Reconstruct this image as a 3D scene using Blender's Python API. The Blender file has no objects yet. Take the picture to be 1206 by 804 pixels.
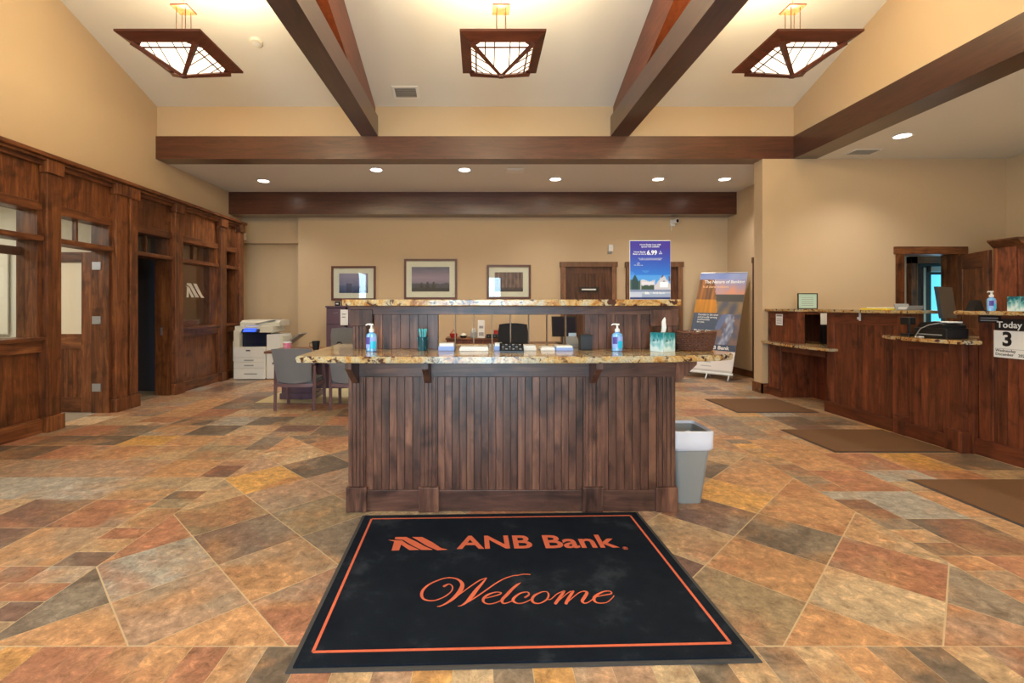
import bpy, bmesh, math, random
from mathutils import Vector, Matrix
SC = bpy.context.scene; COL = SC.collection
R = math.radians
random.seed(7)

# ---------------------------------------------------------------- camera, world, lights, exposure
EYE = 1.385; FPX = 558.0
cam_d = bpy.data.cameras.new('camera'); cam = bpy.data.objects.new('camera', cam_d); COL.objects.link(cam)
cam.location = (0, 0, EYE); cam.rotation_euler = (R(90), 0, 0)
cam_d.sensor_width = 36; cam_d.lens = 36*FPX/1206
cam_d.shift_x = (603-565)/1206; cam_d.shift_y = -(402-360)/1206
cam_d.clip_start = .02
SC.camera = cam
SC.view_settings.view_transform = 'Standard'; SC.view_settings.look = 'None'
SC.view_settings.gamma = 1; SC.view_settings.exposure = 0.12
w = bpy.data.worlds.new('world'); SC.world = w; w.use_nodes = True
w.node_tree.nodes['Background'].inputs[0].default_value = (.12, .62, .9, 1)
w.node_tree.nodes['Background'].inputs[1].default_value = 1.6

def add_light(name, kind, loc, energy, color, rot=(0,0,0), **kw):
    l = bpy.data.lights.new(name, kind); l.energy = energy; l.color = color
    for k, v in kw.items(): setattr(l, k, v)
    o = bpy.data.objects.new(name, l); o.location = loc; o.rotation_euler = rot; COL.objects.link(o); return o
DAY = (.58, .82, 1.0)
WARM = (1, .80, .47)
# daylight through the glazed entrance behind the camera and through the left-hand window
add_light('daylight_entrance', 'AREA', (0, -2.93, 1.45), 210, DAY, (R(90), 0, 0), shape='RECTANGLE', size=2.0, size_y=2.6)
add_light('daylight_side_window', 'AREA', (-5.0, 0.05, 1.85), 130, DAY, (0, R(-90), 0), shape='RECTANGLE', size=1.8, size_y=1.6)
PENDANTS = [(-2.98, 4.77), (.215, 4.77), (3.15, 4.77), (-2.98, .4), (.215, .4), (3.15, .4)]
DOWN = [(-4.03,8.83), (-1.77,8.11), (-.26,8.11), (1.39,8.71), (3.28,8.71), (4.5,8.71)]
DOWN_R = [(5.79,6.49), (7.4,5.2), (5.79,3.6), (7.4,2.0), (5.79,.6)]
P_POWER = 60; UP_POWER = 520; D_POWER = 12

# ---------------------------------------------------------------- colour and materials
def lin(v):
    v = v/255.0
    return v/12.92 if v <= .04045 else ((v+.055)/1.055)**2.4
def c(r, g, b): return (lin(r), lin(g), lin(b), 1)
def newmat(name):
    m = bpy.data.materials.new(name); m.use_nodes = True
    return m, m.node_tree.nodes, m.node_tree.links, m.node_tree.nodes['Principled BSDF']
def plain(name, col, rough=.5, metal=0, emit=None, es=0, spec=.5, bump=0, bscale=200, coat=0):
    m, n, l, b = newmat(name)
    b.inputs['Base Color'].default_value = col; b.inputs['Roughness'].default_value = rough
    b.inputs['Metallic'].default_value = metal; b.inputs['Specular IOR Level'].default_value = spec
    b.inputs['Coat Weight'].default_value = coat
    if emit: b.inputs['Emission Color'].default_value = emit; b.inputs['Emission Strength'].default_value = es
    if bump:
        t = n.new('ShaderNodeTexCoord'); x = n.new('ShaderNodeTexNoise'); x.inputs['Scale'].default_value = bscale; x.inputs['Detail'].default_value = 3
        k = n.new('ShaderNodeBump'); k.inputs['Strength'].default_value = bump; k.inputs['Distance'].default_value = .004
        l.new(t.outputs['Object'], x.inputs['Vector']); l.new(x.outputs['Fac'], k.inputs['Height']); l.new(k.outputs[0], b.inputs['Normal'])
    return m
def mixrgb(n, l, fac, a, b_, mode='MIX'):
    x = n.new('ShaderNodeMix'); x.data_type = 'RGBA'; x.blend_type = mode
    for s, v in ((0, fac), (6, a), (7, b_)):
        if isinstance(v, (int, float)): x.inputs[s].default_value = v
        elif isinstance(v, tuple): x.inputs[s].default_value = v
        else: l.new(v, x.inputs[s])
    return x.outputs[2]
def ramp(n, l, src, stops):
    r = n.new('ShaderNodeValToRGB'); e = r.color_ramp.elements
    while len(e) < len(stops): e.new(.5)
    for i, (p, col) in enumerate(stops): e[i].position = p; e[i].color = col
    l.new(src, r.inputs[0]); return r.outputs[0]
def wood(name, dark, mid, light, axis='Z', rough=.38, knots=.5, sc=1.0, rnd=1.0):
    m, n, l, b = newmat(name)
    t = n.new('ShaderNodeTexCoord'); oi = n.new('ShaderNodeObjectInfo')
    mul = n.new('ShaderNodeVectorMath'); mul.operation = 'SCALE'; mul.inputs[0].default_value = (13, 7, 31); l.new(oi.outputs['Random'], mul.inputs['Scale'])
    add = n.new('ShaderNodeVectorMath'); add.operation = 'ADD'; l.new(t.outputs['Object'], add.inputs[0]); l.new(mul.outputs[0], add.inputs[1])
    mp = n.new('ShaderNodeMapping'); s = {'Z': (9, 9, .9), 'X': (.9, 9, 9), 'Y': (9, .9, 9)}[axis]
    mp.inputs['Scale'].default_value = tuple(v*sc for v in s); l.new(add.outputs[0], mp.inputs['Vector'])
    n1 = n.new('ShaderNodeTexNoise'); n1.inputs['Scale'].default_value = 1.6; n1.inputs['Detail'].default_value = 7; n1.inputs['Roughness'].default_value = .65; n1.inputs['Distortion'].default_value = 1.3
    l.new(mp.outputs[0], n1.inputs['Vector'])
    col = ramp(n, l, n1.outputs['Fac'], [(.28, dark), (.5, mid), (.74, light)])
    n2 = n.new('ShaderNodeTexNoise'); n2.inputs['Scale'].default_value = 4.5; n2.inputs['Detail'].default_value = 4; n2.inputs['Distortion'].default_value = .8; l.new(add.outputs[0], n2.inputs['Vector'])
    k = ramp(n, l, n2.outputs['Fac'], [(.30, (.35,.30,.28,1)), (.47, (1,1,1,1)), (.62, (1,1,1,1)), (.75, (1.35,1.3,1.25,1))])
    col = mixrgb(n, l, knots, col, mixrgb(n, l, 1.0, col, k, 'MULTIPLY'))
    m3 = n.new('ShaderNodeMapping'); m3.inputs['Scale'].default_value = {'Z': (5, 5, 2.2), 'X': (2.2, 5, 5), 'Y': (5, 2.2, 5)}[axis]; l.new(add.outputs[0], m3.inputs['Vector'])
    wn_ = n.new('ShaderNodeTexNoise'); wn_.inputs['Scale'].default_value = 6; l.new(add.outputs[0], wn_.inputs['Vector'])
    wm = n.new('ShaderNodeVectorMath'); wm.operation = 'MULTIPLY_ADD'; wm.inputs[1].default_value = (.25,.25,.25); l.new(wn_.outputs['Color'], wm.inputs[0]); l.new(m3.outputs[0], wm.inputs[2])
    vo = n.new('ShaderNodeTexVoronoi'); vo.inputs['Scale'].default_value = 1; l.new(wm.outputs[0], vo.inputs['Vector'])
    kk = ramp(n, l, vo.outputs['Distance'], [(.03, (.22,.18,.17,1)), (.10, (.62,.58,.55,1)), (.2, (1,1,1,1))])
    col = mixrgb(n, l, knots, col, mixrgb(n, l, 1.0, col, kk, 'MULTIPLY'))
    mr = n.new('ShaderNodeMapRange'); mr.inputs[3].default_value = 1-.28*rnd; mr.inputs[4].default_value = 1+.22*rnd; l.new(oi.outputs['Random'], mr.inputs[0])
    hs = n.new('ShaderNodeHueSaturation'); l.new(col, hs.inputs['Color']); l.new(mr.outputs[0], hs.inputs['Value'])
    l.new(hs.outputs[0], b.inputs['Base Color']); b.inputs['Roughness'].default_value = rough
    bp = n.new('ShaderNodeBump'); bp.inputs['Strength'].default_value = .12; bp.inputs['Distance'].default_value = .002
    l.new(n1.outputs['Fac'], bp.inputs['Height']); l.new(bp.outputs[0], b.inputs['Normal'])
    return m
M = {}
M['desk'] = wood('walnut_desk_wood', c(50,28,22), c(102,66,52), c(146,100,76), knots=.95)
M['desk_h'] = wood('walnut_desk_wood_level', c(50,28,22), c(98,64,52), c(138,94,74), 'X', knots=.7)
M['red'] = wood('red_brown_wood', c(60,30,15), c(112,64,34), c(158,102,58), knots=.8)
M['red_y'] = wood('red_brown_wood_level', c(60,30,15), c(108,62,34), c(152,98,56), 'Y', knots=.7)
M['red_x'] = wood('red_brown_wood_cross', c(60,30,15), c(108,62,34), c(152,98,56), 'X', knots=.7)
M['tell'] = wood('teller_wood', c(58,28,16), c(106,54,32), c(142,80,48), knots=.9)
M['tell_y'] = wood('teller_wood_level', c(60,28,16), c(98,48,28), c(124,68,40), 'Y', knots=.6)
M['beam_x'] = wood('beam_wood_cross', c(56,27,18), c(84,44,30), c(102,58,42), 'X', rough=.28, knots=.1, rnd=.1)
M['beam_y'] = wood('beam_wood_long', c(44,22,16), c(66,36,26), c(84,48,36), 'Y', rough=.28, knots=.1, rnd=.1)
for k_ in ('beam_x', 'beam_y'):
    q_ = M[k_].node_tree.nodes['Principled BSDF']; q_.inputs['Coat Weight'].default_value = .7; q_.inputs['Coat Roughness'].default_value = .35
M['rafter'] = wood('rafter_wood', c(82,36,16), c(112,54,26), c(132,68,34), 'Y', rough=.3, knots=.2, rnd=.1)
M['casing'] = wood('door_casing_wood', c(84,54,36), c(126,86,60), c(150,108,80), knots=.4)
M['door'] = wood('back_door_wood', c(50,28,20), c(86,52,36), c(112,74,52), knots=.6)
M['wall'] = plain('tan_wall_paint', c(205,180,146), .85, bump=.25, bscale=60)
M['ceil'] = plain('white_ceiling_paint', c(226,224,218), .9, bump=.1, bscale=80)
M['grout'] = plain('sand_grout', c(196,176,146), .9)
M['black'] = plain('black_plastic', c(22,22,25), .4)
M['dark'] = plain('dark_opening', c(24,22,24), .8)
M['white'] = plain('white_plastic', c(232,232,230), .4)
M['paper'] = plain('white_paper', c(238,238,238), .8)
M['cream'] = plain('cream_plastic', c(226,222,206), .4)
M['grey'] = plain('grey_plastic', c(150,150,150), .45)
M['navy'] = plain('navy_plastic', c(20,26,52), .25)
M['screen'] = plain('lit_blue_screen', c(40,70,190), .2, emit=c(60,100,230), es=1.0)
M['metal'] = plain('brushed_metal', c(170,170,172), .3, metal=1)
M['bronze'] = plain('bronze_bar', c(110,84,62), .4, metal=.6)
M['steel'] = plain('steel_hinge', c(190,195,205), .35, metal=.9)
M['fabric'] = plain('grey_chair_fabric', c(116,116,120), .9, bump=.3, bscale=400)
M['fabric2'] = plain('dark_chair_mesh', c(28,32,42), .7)
M['chairwood'] = plain('mauve_brown_chair_wood', c(112,84,88), .4)
M['purple'] = plain('dark_plum_laminate', c(94,70,84), .35)
M['binplastic'] = plain('grey_bin_plastic', c(148,148,146), .5)
M['bag'] = plain('white_bin_bag', c(225,226,238), .35)
M['matbrown'] = plain('brown_mat_pile', c(104,72,44), .95, bump=.6, bscale=300)
M['rug'] = plain('cream_chair_mat', c(214,196,150), .7)
M['carpet'] = plain('speckled_carpet', c(150,138,124), .95, bump=.6, bscale=120)
M['office'] = plain('pale_office_paint', c(232,224,204), .85)
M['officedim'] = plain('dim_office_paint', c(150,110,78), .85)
M['rubber'] = plain('dark_rubber_edge', c(62,62,66), .6)
M['orange'] = plain('orange_carpet_print', c(205,100,70), .9)
M['shade'] = plain('lit_shade_glass', c(255,240,215), .4, emit=(1,.88,.68,1), es=1.7)
M['lampwood'] = wood('lamp_wood', c(70,32,18), c(96,48,30), c(116,62,40), 'X', knots=.2)
M['amber'] = plain('amber_lamp_wood', c(140,50,14), .6)
M['downlit'] = plain('lit_downlight', c(255,250,240), .4, emit=(1,.93,.82,1), es=9)
M['teal'] = plain('teal_plastic', c(8,66,76), .35)
M['teal2'] = plain('teal_pen', c(90,190,200), .4)
M['blueliq'] = plain('blue_gel', c(120,180,235), .08, coat=1)
M['violet'] = plain('violet_label', c(80,60,150), .4)
M['cyanlab'] = plain('cyan_label', c(40,190,230), .4)
M['cyanpane'] = plain('daylight_pane', c(60,200,240), .3, emit=(.05,.7,1,1), es=.9)
M['wicker'] = plain('brown_wicker', c(96,58,42), .6)
M['pink'] = plain('pink_cup', c(232,130,170), .5)
M['red_obj'] = plain('red_plastic', c(176,36,40), .4)
M['yellow'] = plain('yellow_folder', c(240,216,70), .6)
M['blueitem'] = plain('pale_blue_card', c(150,176,236), .6)
M['mint'] = plain('mint_certificate', c(196,226,210), .6)
M['signblack'] = plain('black_sign', c(24,24,26), .45)
M['signwhite'] = plain('white_lettering', c(236,236,232), .6)
M['signgrey'] = plain('grey_lettering', c(150,150,156), .6)
M['peach'] = plain('peach_lettering', c(244,190,140), .6)
M['matboard'] = plain('cream_mat_board', c(252,246,226), .8)
M['frame'] = plain('brown_picture_frame', c(98,52,36), .35)
M['decal'] = plain('frosted_decal', c(214,206,190), .6)

def glassmat():
    m, n, l, b = newmat('clear_glass')
    n.remove(b); out = n['Material Output']
    tr = n.new('ShaderNodeBsdfTransparent'); tr.inputs[0].default_value = (.93,.95,.95,1)
    gl = n.new('ShaderNodeBsdfGlossy'); gl.inputs['Roughness'].default_value = .02
    lw = n.new('ShaderNodeLayerWeight'); lw.inputs[0].default_value = .5
    pw = n.new('ShaderNodeMath'); pw.operation = 'POWER'; pw.inputs[1].default_value = 5; l.new(lw.outputs['Facing'], pw.inputs[0])
    ma = n.new('ShaderNodeMath'); ma.operation = 'MULTIPLY_ADD'; ma.inputs[1].default_value = .9; ma.inputs[2].default_value = .045; l.new(pw.outputs[0], ma.inputs[0])
    mx = n.new('ShaderNodeMixShader'); l.new(ma.outputs[0], mx.inputs[0]); l.new(tr.outputs[0], mx.inputs[1]); l.new(gl.outputs[0], mx.inputs[2])
    l.new(mx.outputs[0], out.inputs[0]); return m
M['glass'] = glassmat()
def granite():
    m, n, l, b = newmat('gold_brown_granite')
    t = n.new('ShaderNodeTexCoord')
    n1 = n.new('ShaderNodeTexNoise'); n1.inputs['Scale'].default_value = 3.2; n1.inputs['Detail'].default_value = 9; n1.inputs['Roughness'].default_value = .68; n1.inputs['Distortion'].default_value = 2.2
    l.new(t.outputs['Object'], n1.inputs['Vector'])
    col = ramp(n, l, n1.outputs['Fac'], [(.30, c(86,58,44)), (.40, c(172,118,62)), (.48, c(196,164,110)), (.58, c(182,174,152)), (.74, c(168,126,78))])
    n2 = n.new('ShaderNodeTexNoise'); n2.inputs['Scale'].default_value = 17; n2.inputs['Detail'].default_value = 6; n2.inputs['Distortion'].default_value = 1.2; l.new(t.outputs['Object'], n2.inputs['Vector'])
    f = ramp(n, l, n2.outputs['Fac'], [(.38, (1,1,1,1)), (.45, (0,0,0,1))])
    col = mixrgb(n, l, f, col, c(74,46,40))
    n3 = n.new('ShaderNodeTexNoise'); n3.inputs['Scale'].default_value = 90; n3.inputs['Detail'].default_value = 2; l.new(t.outputs['Object'], n3.inputs['Vector'])
    k = ramp(n, l, n3.outputs['Fac'], [(.3, (.7,.68,.66,1)), (.6, (1.1,1.1,1.1,1))])
    col = mixrgb(n, l, 1.0, col, k, 'MULTIPLY')
    l.new(col, b.inputs['Base Color']); b.inputs['Roughness'].default_value = .16; b.inputs['Coat Weight'].default_value = .15
    b.inputs['Coat Roughness'].default_value = .05
    return m
M['granite'] = granite()
def tilemat(name, attr=False):
    m, n, l, b = newmat(name)
    t = n.new('ShaderNodeTexCoord'); oi = n.new('ShaderNodeObjectInfo')
    mul = n.new('ShaderNodeVectorMath'); mul.operation = 'SCALE'; mul.inputs[0].default_value = (37, 53, 11); l.new(oi.outputs['Random'], mul.inputs['Scale'])
    add = n.new('ShaderNodeVectorMath'); add.operation = 'ADD'; l.new(t.outputs['Object'], add.inputs[0]); l.new(mul.outputs[0], add.inputs[1])
    n1 = n.new('ShaderNodeTexNoise'); n1.inputs['Scale'].default_value = 2.2; n1.inputs['Detail'].default_value = 5; n1.inputs['Roughness'].default_value = .6; n1.inputs['Distortion'].default_value = .6
    l.new(add.outputs[0], n1.inputs['Vector'])
    f = ramp(n, l, n1.outputs['Fac'], [(.45, (0,0,0,1)), (.58, (1,1,1,1))])
    n4 = n.new('ShaderNodeTexNoise'); n4.inputs['Scale'].default_value = 1.7; n4.inputs['Detail'].default_value = 2; l.new(add.outputs[0], n4.inputs['Vector'])
    blend = ramp(n, l, n4.outputs['Fac'], [(.40, c(160,108,80)), (.50, c(184,142,102)), (.60, c(146,136,122))])
    half = n.new('ShaderNodeMath'); half.operation = 'MULTIPLY'; half.inputs[1].default_value = .62; l.new(f, half.inputs[0])
    base = oi.outputs['Color']
    if attr: va = n.new('ShaderNodeVertexColor'); va.layer_name = 'Col'; base = va.outputs[0]
    col = mixrgb(n, l, half.outputs[0], base, blend)
    n2 = n.new('ShaderNodeTexNoise'); n2.inputs['Scale'].default_value = 15; n2.inputs['Detail'].default_value = 10; n2.inputs['Roughness'].default_value = .82; n2.inputs['Distortion'].default_value = .4; l.new(add.outputs[0], n2.inputs['Vector'])
    k = ramp(n, l, n2.outputs['Fac'], [(.34, (.36,.31,.29,1)), (.45, (.78,.75,.74,1)), (.54, (1.08,1.06,1.04,1)), (.66, (1.9,1.8,1.7,1))])
    col = mixrgb(n, l, .95, col, mixrgb(n, l, 1.0, col, k, 'MULTIPLY'))
    l.new(col, b.inputs['Base Color'])
    rr = n.new('ShaderNodeMapRange'); rr.inputs[3].default_value = .3; rr.inputs[4].default_value = .52; l.new(n1.outputs['Fac'], rr.inputs[0]); l.new(rr.outputs[0], b.inputs['Roughness'])
    bp = n.new('ShaderNodeBump'); bp.inputs['Strength'].default_value = .25; bp.inputs['Distance'].default_value = .004
    l.new(n2.outputs['Fac'], bp.inputs['Height']); l.new(bp.outputs[0], b.inputs['Normal'])
    return m
M['tile'] = tilemat('slate_look_tile'); M['tile_far'] = tilemat('slate_look_tile_field', True)
def navymat():
    m, n, l, b = newmat('navy_mat_pile')
    t = n.new('ShaderNodeTexCoord'); x = n.new('ShaderNodeTexNoise'); x.inputs['Scale'].default_value = 3; x.inputs['Detail'].default_value = 8; x.inputs['Roughness'].default_value = .7
    l.new(t.outputs['Object'], x.inputs['Vector'])
    l.new(ramp(n, l, x.outputs['Fac'], [(.35, c(12,19,32)), (.55, c(20,27,38)), (.72, c(50,56,66))]), b.inputs['Base Color'])
    b.inputs['Roughness'].default_value = .95; b.inputs['Specular IOR Level'].default_value = .15
    y = n.new('ShaderNodeTexNoise'); y.inputs['Scale'].default_value = 350; l.new(t.outputs['Object'], y.inputs['Vector'])
    k = n.new('ShaderNodeBump'); k.inputs['Strength'].default_value = .5; k.inputs['Distance'].default_value = .004; l.new(y.outputs['Fac'], k.inputs['Height']); l.new(k.outputs[0], b.inputs['Normal'])
    return m
M['navymat'] = navymat()
def paintmat(name, rough=.4):
    m, n, l, b = newmat(name)
    a = n.new('ShaderNodeVertexColor'); a.layer_name = 'Col'; l.new(a.outputs[0], b.inputs['Base Color']); b.inputs['Roughness'].default_value = rough
    return m
M['print'] = paintmat('printed_picture', .45)

# ---------------------------------------------------------------- mesh helpers
class MB:
    """collects shapes given in world metres (or local when origin is left at 0) into one mesh"""
    def __init__(s, o=(0,0,0)): s.v = []; s.f = []; s.sm = []; s.o = Vector(o)
    def add(s, vs, fs, smooth=False):
        n = len(s.v); s.v += [tuple(Vector(p)-s.o) for p in vs]
        s.f += [tuple(i+n for i in f) for f in fs]; s.sm += [smooth]*len(fs); return s
    def box(s, x0, x1, y0, y1, z0, z1, b=0):
        x0, x1 = sorted((x0, x1)); y0, y1 = sorted((y0, y1)); z0, z1 = sorted((z0, z1))
        if b:
            b = min(b, (x1-x0)*.45, (y1-y0)*.45, (z1-z0)*.45)
            bm = bmesh.new(); bmesh.ops.create_cube(bm, size=1)
            for v in bm.verts: v.co = Vector(((x0+x1)/2+v.co.x*(x1-x0), (y0+y1)/2+v.co.y*(y1-y0), (z0+z1)/2+v.co.z*(z1-z0)))
            bmesh.ops.bevel(bm, geom=bm.edges[:], offset=b, segments=2, profile=.5, affect='EDGES')
            bm.verts.index_update(); vs = [v.co.copy() for v in bm.verts]; fs = [[v.index for v in f.verts] for f in bm.faces]; bm.free()
            return s.add(vs, fs)
        return s.add([(x,y,z) for x in (x0,x1) for y in (y0,y1) for z in (z0,z1)],
            [(0,1,3,2),(4,6,7,5),(0,4,5,1),(2,3,7,6),(0,2,6,4),(1,5,7,3)])
    def prism(s, pts, d0, d1, axis='Z'):
        """polygon pts (2D) extruded along axis from d0 to d1"""
        def p3(p, d): return {'Z': (p[0],p[1],d), 'Y': (p[0],d,p[1]), 'X': (d,p[0],p[1])}[axis]
        n = len(pts); vs = [p3(p,d0) for p in pts]+[p3(p,d1) for p in pts]
        fs = [tuple(range(n-1,-1,-1)), tuple(range(n,2*n))]+[(i,(i+1)%n,n+(i+1)%n,n+i) for i in range(n)]
        return s.add(vs, fs)
    def tube(s, pts, r, n=8, cap=True):
        pts = [Vector(p) for p in pts]; rs = r if isinstance(r, (list, tuple)) else [r]*len(pts)
        vs = []; fs = []
        for i, p in enumerate(pts):
            d = (pts[min(i+1,len(pts)-1)]-pts[max(i-1,0)]).normalized()
            a = d.cross(Vector((0,0,1)) if abs(d.z) < .9 else Vector((1,0,0))).normalized(); b = d.cross(a)
            vs += [p+(a*math.cos(2*math.pi*k/n)+b*math.sin(2*math.pi*k/n))*rs[i] for k in range(n)]
        for i in range(len(pts)-1):
            fs += [(i*n+k, i*n+(k+1)%n, (i+1)*n+(k+1)%n, (i+1)*n+k) for k in range(n)]
        s.add(vs, fs, True)
        if cap:
            m = len(vs); s.add(vs[:n]+vs[m-n:], [tuple(range(n-1,-1,-1)), tuple(range(n,2*n))])
        return s
    def lathe(s, prof, cx, cy, n=20, sx=1, sy=1):
        vs = [(cx+r*sx*math.cos(2*math.pi*k/n), cy+r*sy*math.sin(2*math.pi*k/n), z) for r, z in prof for k in range(n)]
        fs = [(i*n+k, i*n+(k+1)%n, (i+1)*n+(k+1)%n, (i+1)*n+k) for i in range(len(prof)-1) for k in range(n)]
        s.add(vs, fs, True)
        for i in (0, len(prof)-1):
            if prof[i][0] > 1e-5: s.add(vs[i*n:(i+1)*n], [tuple(range(n))])
        return s
    def quad(s, a, b, c_, d): return s.add([a,b,c_,d], [(0,1,2,3)])
    def slab(s, grid_pts, t):
        """closed sheet from a grid of points [row][col], thickened by vector t"""
        R_, C_ = len(grid_pts), len(grid_pts[0]); t = Vector(t)
        vs = [Vector(p) for r in grid_pts for p in r]; N = len(vs); vs += [p+t for p in vs]; fs = []
        for i in range(R_-1):
            for j in range(C_-1):
                a = i*C_+j; fs += [(a,a+1,a+C_+1,a+C_), (N+a,N+a+C_,N+a+C_+1,N+a+1)]
        for j in range(C_-1):
            a = j; e = (R_-1)*C_+j; fs += [(a,N+a,N+a+1,a+1), (e,e+1,N+e+1,N+e)]
        for i in range(R_-1):
            a = i*C_; e = i*C_+C_-1; fs += [(a,a+C_,N+a+C_,N+a), (e,N+e,N+e+C_,e+C_)]
        return s.add(vs, fs, True)
    def build(s, name, mat, parent=None, loc=None, kind=None, label=None):
        me = bpy.data.meshes.new(name); me.from_pydata(s.v, [], s.f); me.update()
        for p, q in zip(me.polygons, s.sm): p.use_smooth = q
        if any(s.sm):
            try: me.set_sharp_from_angle(angle=R(40))
            except Exception: pass
        bm = bmesh.new(); bm.from_mesh(me); bmesh.ops.recalc_face_normals(bm, faces=bm.faces[:]); bm.to_mesh(me); bm.free()
        me.materials.append(M[mat] if isinstance(mat, str) else mat)
        o = bpy.data.objects.new(name, me); COL.objects.link(o)
        if parent is not None: o.parent = parent
        o.location = s.o if (loc is None and parent is None) else (loc or (0,0,0))
        if kind: o['kind'] = kind
        if label: o['label'] = label
        return o
def tag(o, label, cat, group=None):
    o['label'] = label; o['category'] = cat
    if group: o['group'] = group
    return o
def thing(name, label, cat, loc=(0,0,0), rz=0, group=None):
    o = bpy.data.objects.new(name, None); o.empty_display_size = .1; COL.objects.link(o); o.location = loc; o.rotation_euler = (0,0,rz)
    return tag(o, label, cat, group)
def struct(name, loc=(0,0,0), label=None):
    o = bpy.data.objects.new(name, None); o.empty_display_size = .1; COL.objects.link(o); o.location = loc; o['kind'] = 'structure'
    if label: o['label'] = label
    return o
def copy_tree(o, parent=None):
    k = o.copy(); COL.objects.link(k); k.parent = parent
    for ch in [x for x in ALLCH(o)]: copy_tree(ch, k)
    return k
def ALLCH(o): return list(o.children)

def text(body, size, mat, mw, parent=None, name='lettering', align='CENTER', bold=.0, sx=1.0, ext=.0006, sheer=0, label=None):
    """flat lettering; mw maps local XY (text plane) to the parent's space"""
    cu = bpy.data.curves.new(name, 'FONT'); cu.body = body; cu.size = size; cu.align_x = align; cu.align_y = 'CENTER'
    cu.offset = bold*size; cu.extrude = ext; cu.shear = sheer; cu.resolution_u = 3; cu.space_line = .95
    t = bpy.data.objects.new('tmp', cu); COL.objects.link(t)
    dg = bpy.context.evaluated_depsgraph_get(); me = bpy.data.meshes.new_from_object(t.evaluated_get(dg))
    bpy.data.objects.remove(t)
    me.transform(mw @ Matrix.Diagonal((sx,1,1,1))); me.name = name
    me.materials.clear(); me.materials.append(M[mat])
    o = bpy.data.objects.new(name, me); COL.objects.link(o); o.parent = parent
    if label: o['label'] = label
    return o
def plane(origin, ux, uy):
    ux = Vector(ux).normalized(); uy = Vector(uy).normalized(); n = ux.cross(uy)
    m = Matrix((ux, uy, n)).transposed().to_4x4(); m.translation = Vector(origin); return m
def painted(name, W, H, nx, ny, func, mw, parent, mat='print'):
    """flat print: a grid with a colour per corner; func(u,v) -> sRGB 0-255, v up"""
    me = bpy.data.meshes.new(name); vs = []; cols = []
    for j in range(ny+1):
        for i in range(nx+1):
            u, v = i/nx, j/ny; vs.append((mw @ Vector((u*W, v*H, 0)))[:]); q = func(u, v); cols += [lin(max(0,min(255,q[0]))), lin(max(0,min(255,q[1]))), lin(max(0,min(255,q[2]))), 1]
    me.from_pydata(vs, [], [(j*(nx+1)+i, j*(nx+1)+i+1, (j+1)*(nx+1)+i+1, (j+1)*(nx+1)+i) for j in range(ny) for i in range(nx)])
    a = me.color_attributes.new('Col', 'FLOAT_COLOR', 'POINT'); a.data.foreach_set('color', cols)
    me.materials.append(M[mat]); o = bpy.data.objects.new(name, me); COL.objects.link(o); o.parent = parent; return o
from mathutils import noise as _mn
def ns(x, y, s=1.0, z=0.0): return _mn.noise(Vector((x*s, y*s, z)))
def mixc(a, b, t): t = max(0, min(1, t)); return tuple(a[i]+(b[i]-a[i])*t for i in range(3))

# ---------------------------------------------------------------- room shell
ZC = 3.71                                  # low ceiling
def slope(y): return 4.56+.33*(7.5-y) if y > 2.5 else 6.21-.33*(2.5-y)
fl = MB().box(-9, 9.6, -3.3, 11.2, -.2, -.0012).build('floor', 'grout', kind='structure')
m = MB(); m.box(-5.33, -5.13, 1.2, 10.35, 2.95, 6.6); m.box(-5.33, -5.13, -3.2, -.85, 0, 6.6); m.box(-5.33, -5.13, .95, 1.2, 0, 6.6)
m.box(-5.33, -5.13, -.85, .95, 2.75, 6.6); m.box(-5.33, -5.13, -.85, .95, 0, .95)
m.build('wall_left', 'wall', kind='structure')
m = MB(); m.box(-3.85, 5.45, 10.04, 10.5, 0, ZC); m.box(-5.33, -3.85, 10.35, 10.55, 0, 2.73); m.box(-5.33, -3.85, 10.2, 10.55, 2.73, ZC)
wb = m.build('wall_back', 'wall', kind='structure')
MB().box(5.25, 5.45, 7.73, 10.04, 0, ZC).build('wall_back_right', 'wall', kind='structure')
# partition that ends in a pillar right of the banner, with the door opening
m = MB(); m.box(4.475, 6.62, 7.5, 7.73, 0, ZC); m.box(7.6, 8.53, 7.5, 7.73, 0, ZC); m.box(6.62, 7.6, 7.5, 7.73, 2.22, ZC)
m.build('wall_right_partition', 'wall', kind='structure')
MB().box(8.33, 8.53, -3.2, 7.5, 0, ZC).build('wall_right', 'wall', kind='structure')
MB().box(4.99, 5.33, -3.2, 7.79, 4.07, 6.6).build('wall_right_upper', 'wall', kind='structure')
MB().box(-5.13, 4.99, 7.53, 7.79, 4.07, 4.75).build('wall_back_upper', 'wall', kind='structure')
m = MB()
for x0, x1 in ((-5.33, -1.1), (1.05, 8.53)): m.box(x0, x1, -3.2, -3.0, 0, 6.6)
m.box(-1.1, 1.05, -3.2, -3.0, 2.8, 6.6); m.build('wall_front', 'wall', kind='structure')
# ceilings
m = MB(); m.prism([(7.53, slope(7.53)), (2.5, slope(2.5)), (-3.2, slope(-3.2)), (-3.2, 7), (7.53, 7)], -5.33, 5.33, 'X'); m.build('ceiling', 'ceil', kind='structure')
MB().box(-5.33, 5.45, 7.79, 10.6, ZC, ZC+.1).build('ceiling_low', 'ceil', kind='structure')
MB().box(5.33, 8.53, -3.2, 7.9, ZC, ZC+.1).build('ceiling_right', 'ceil', kind='structure')
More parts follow.
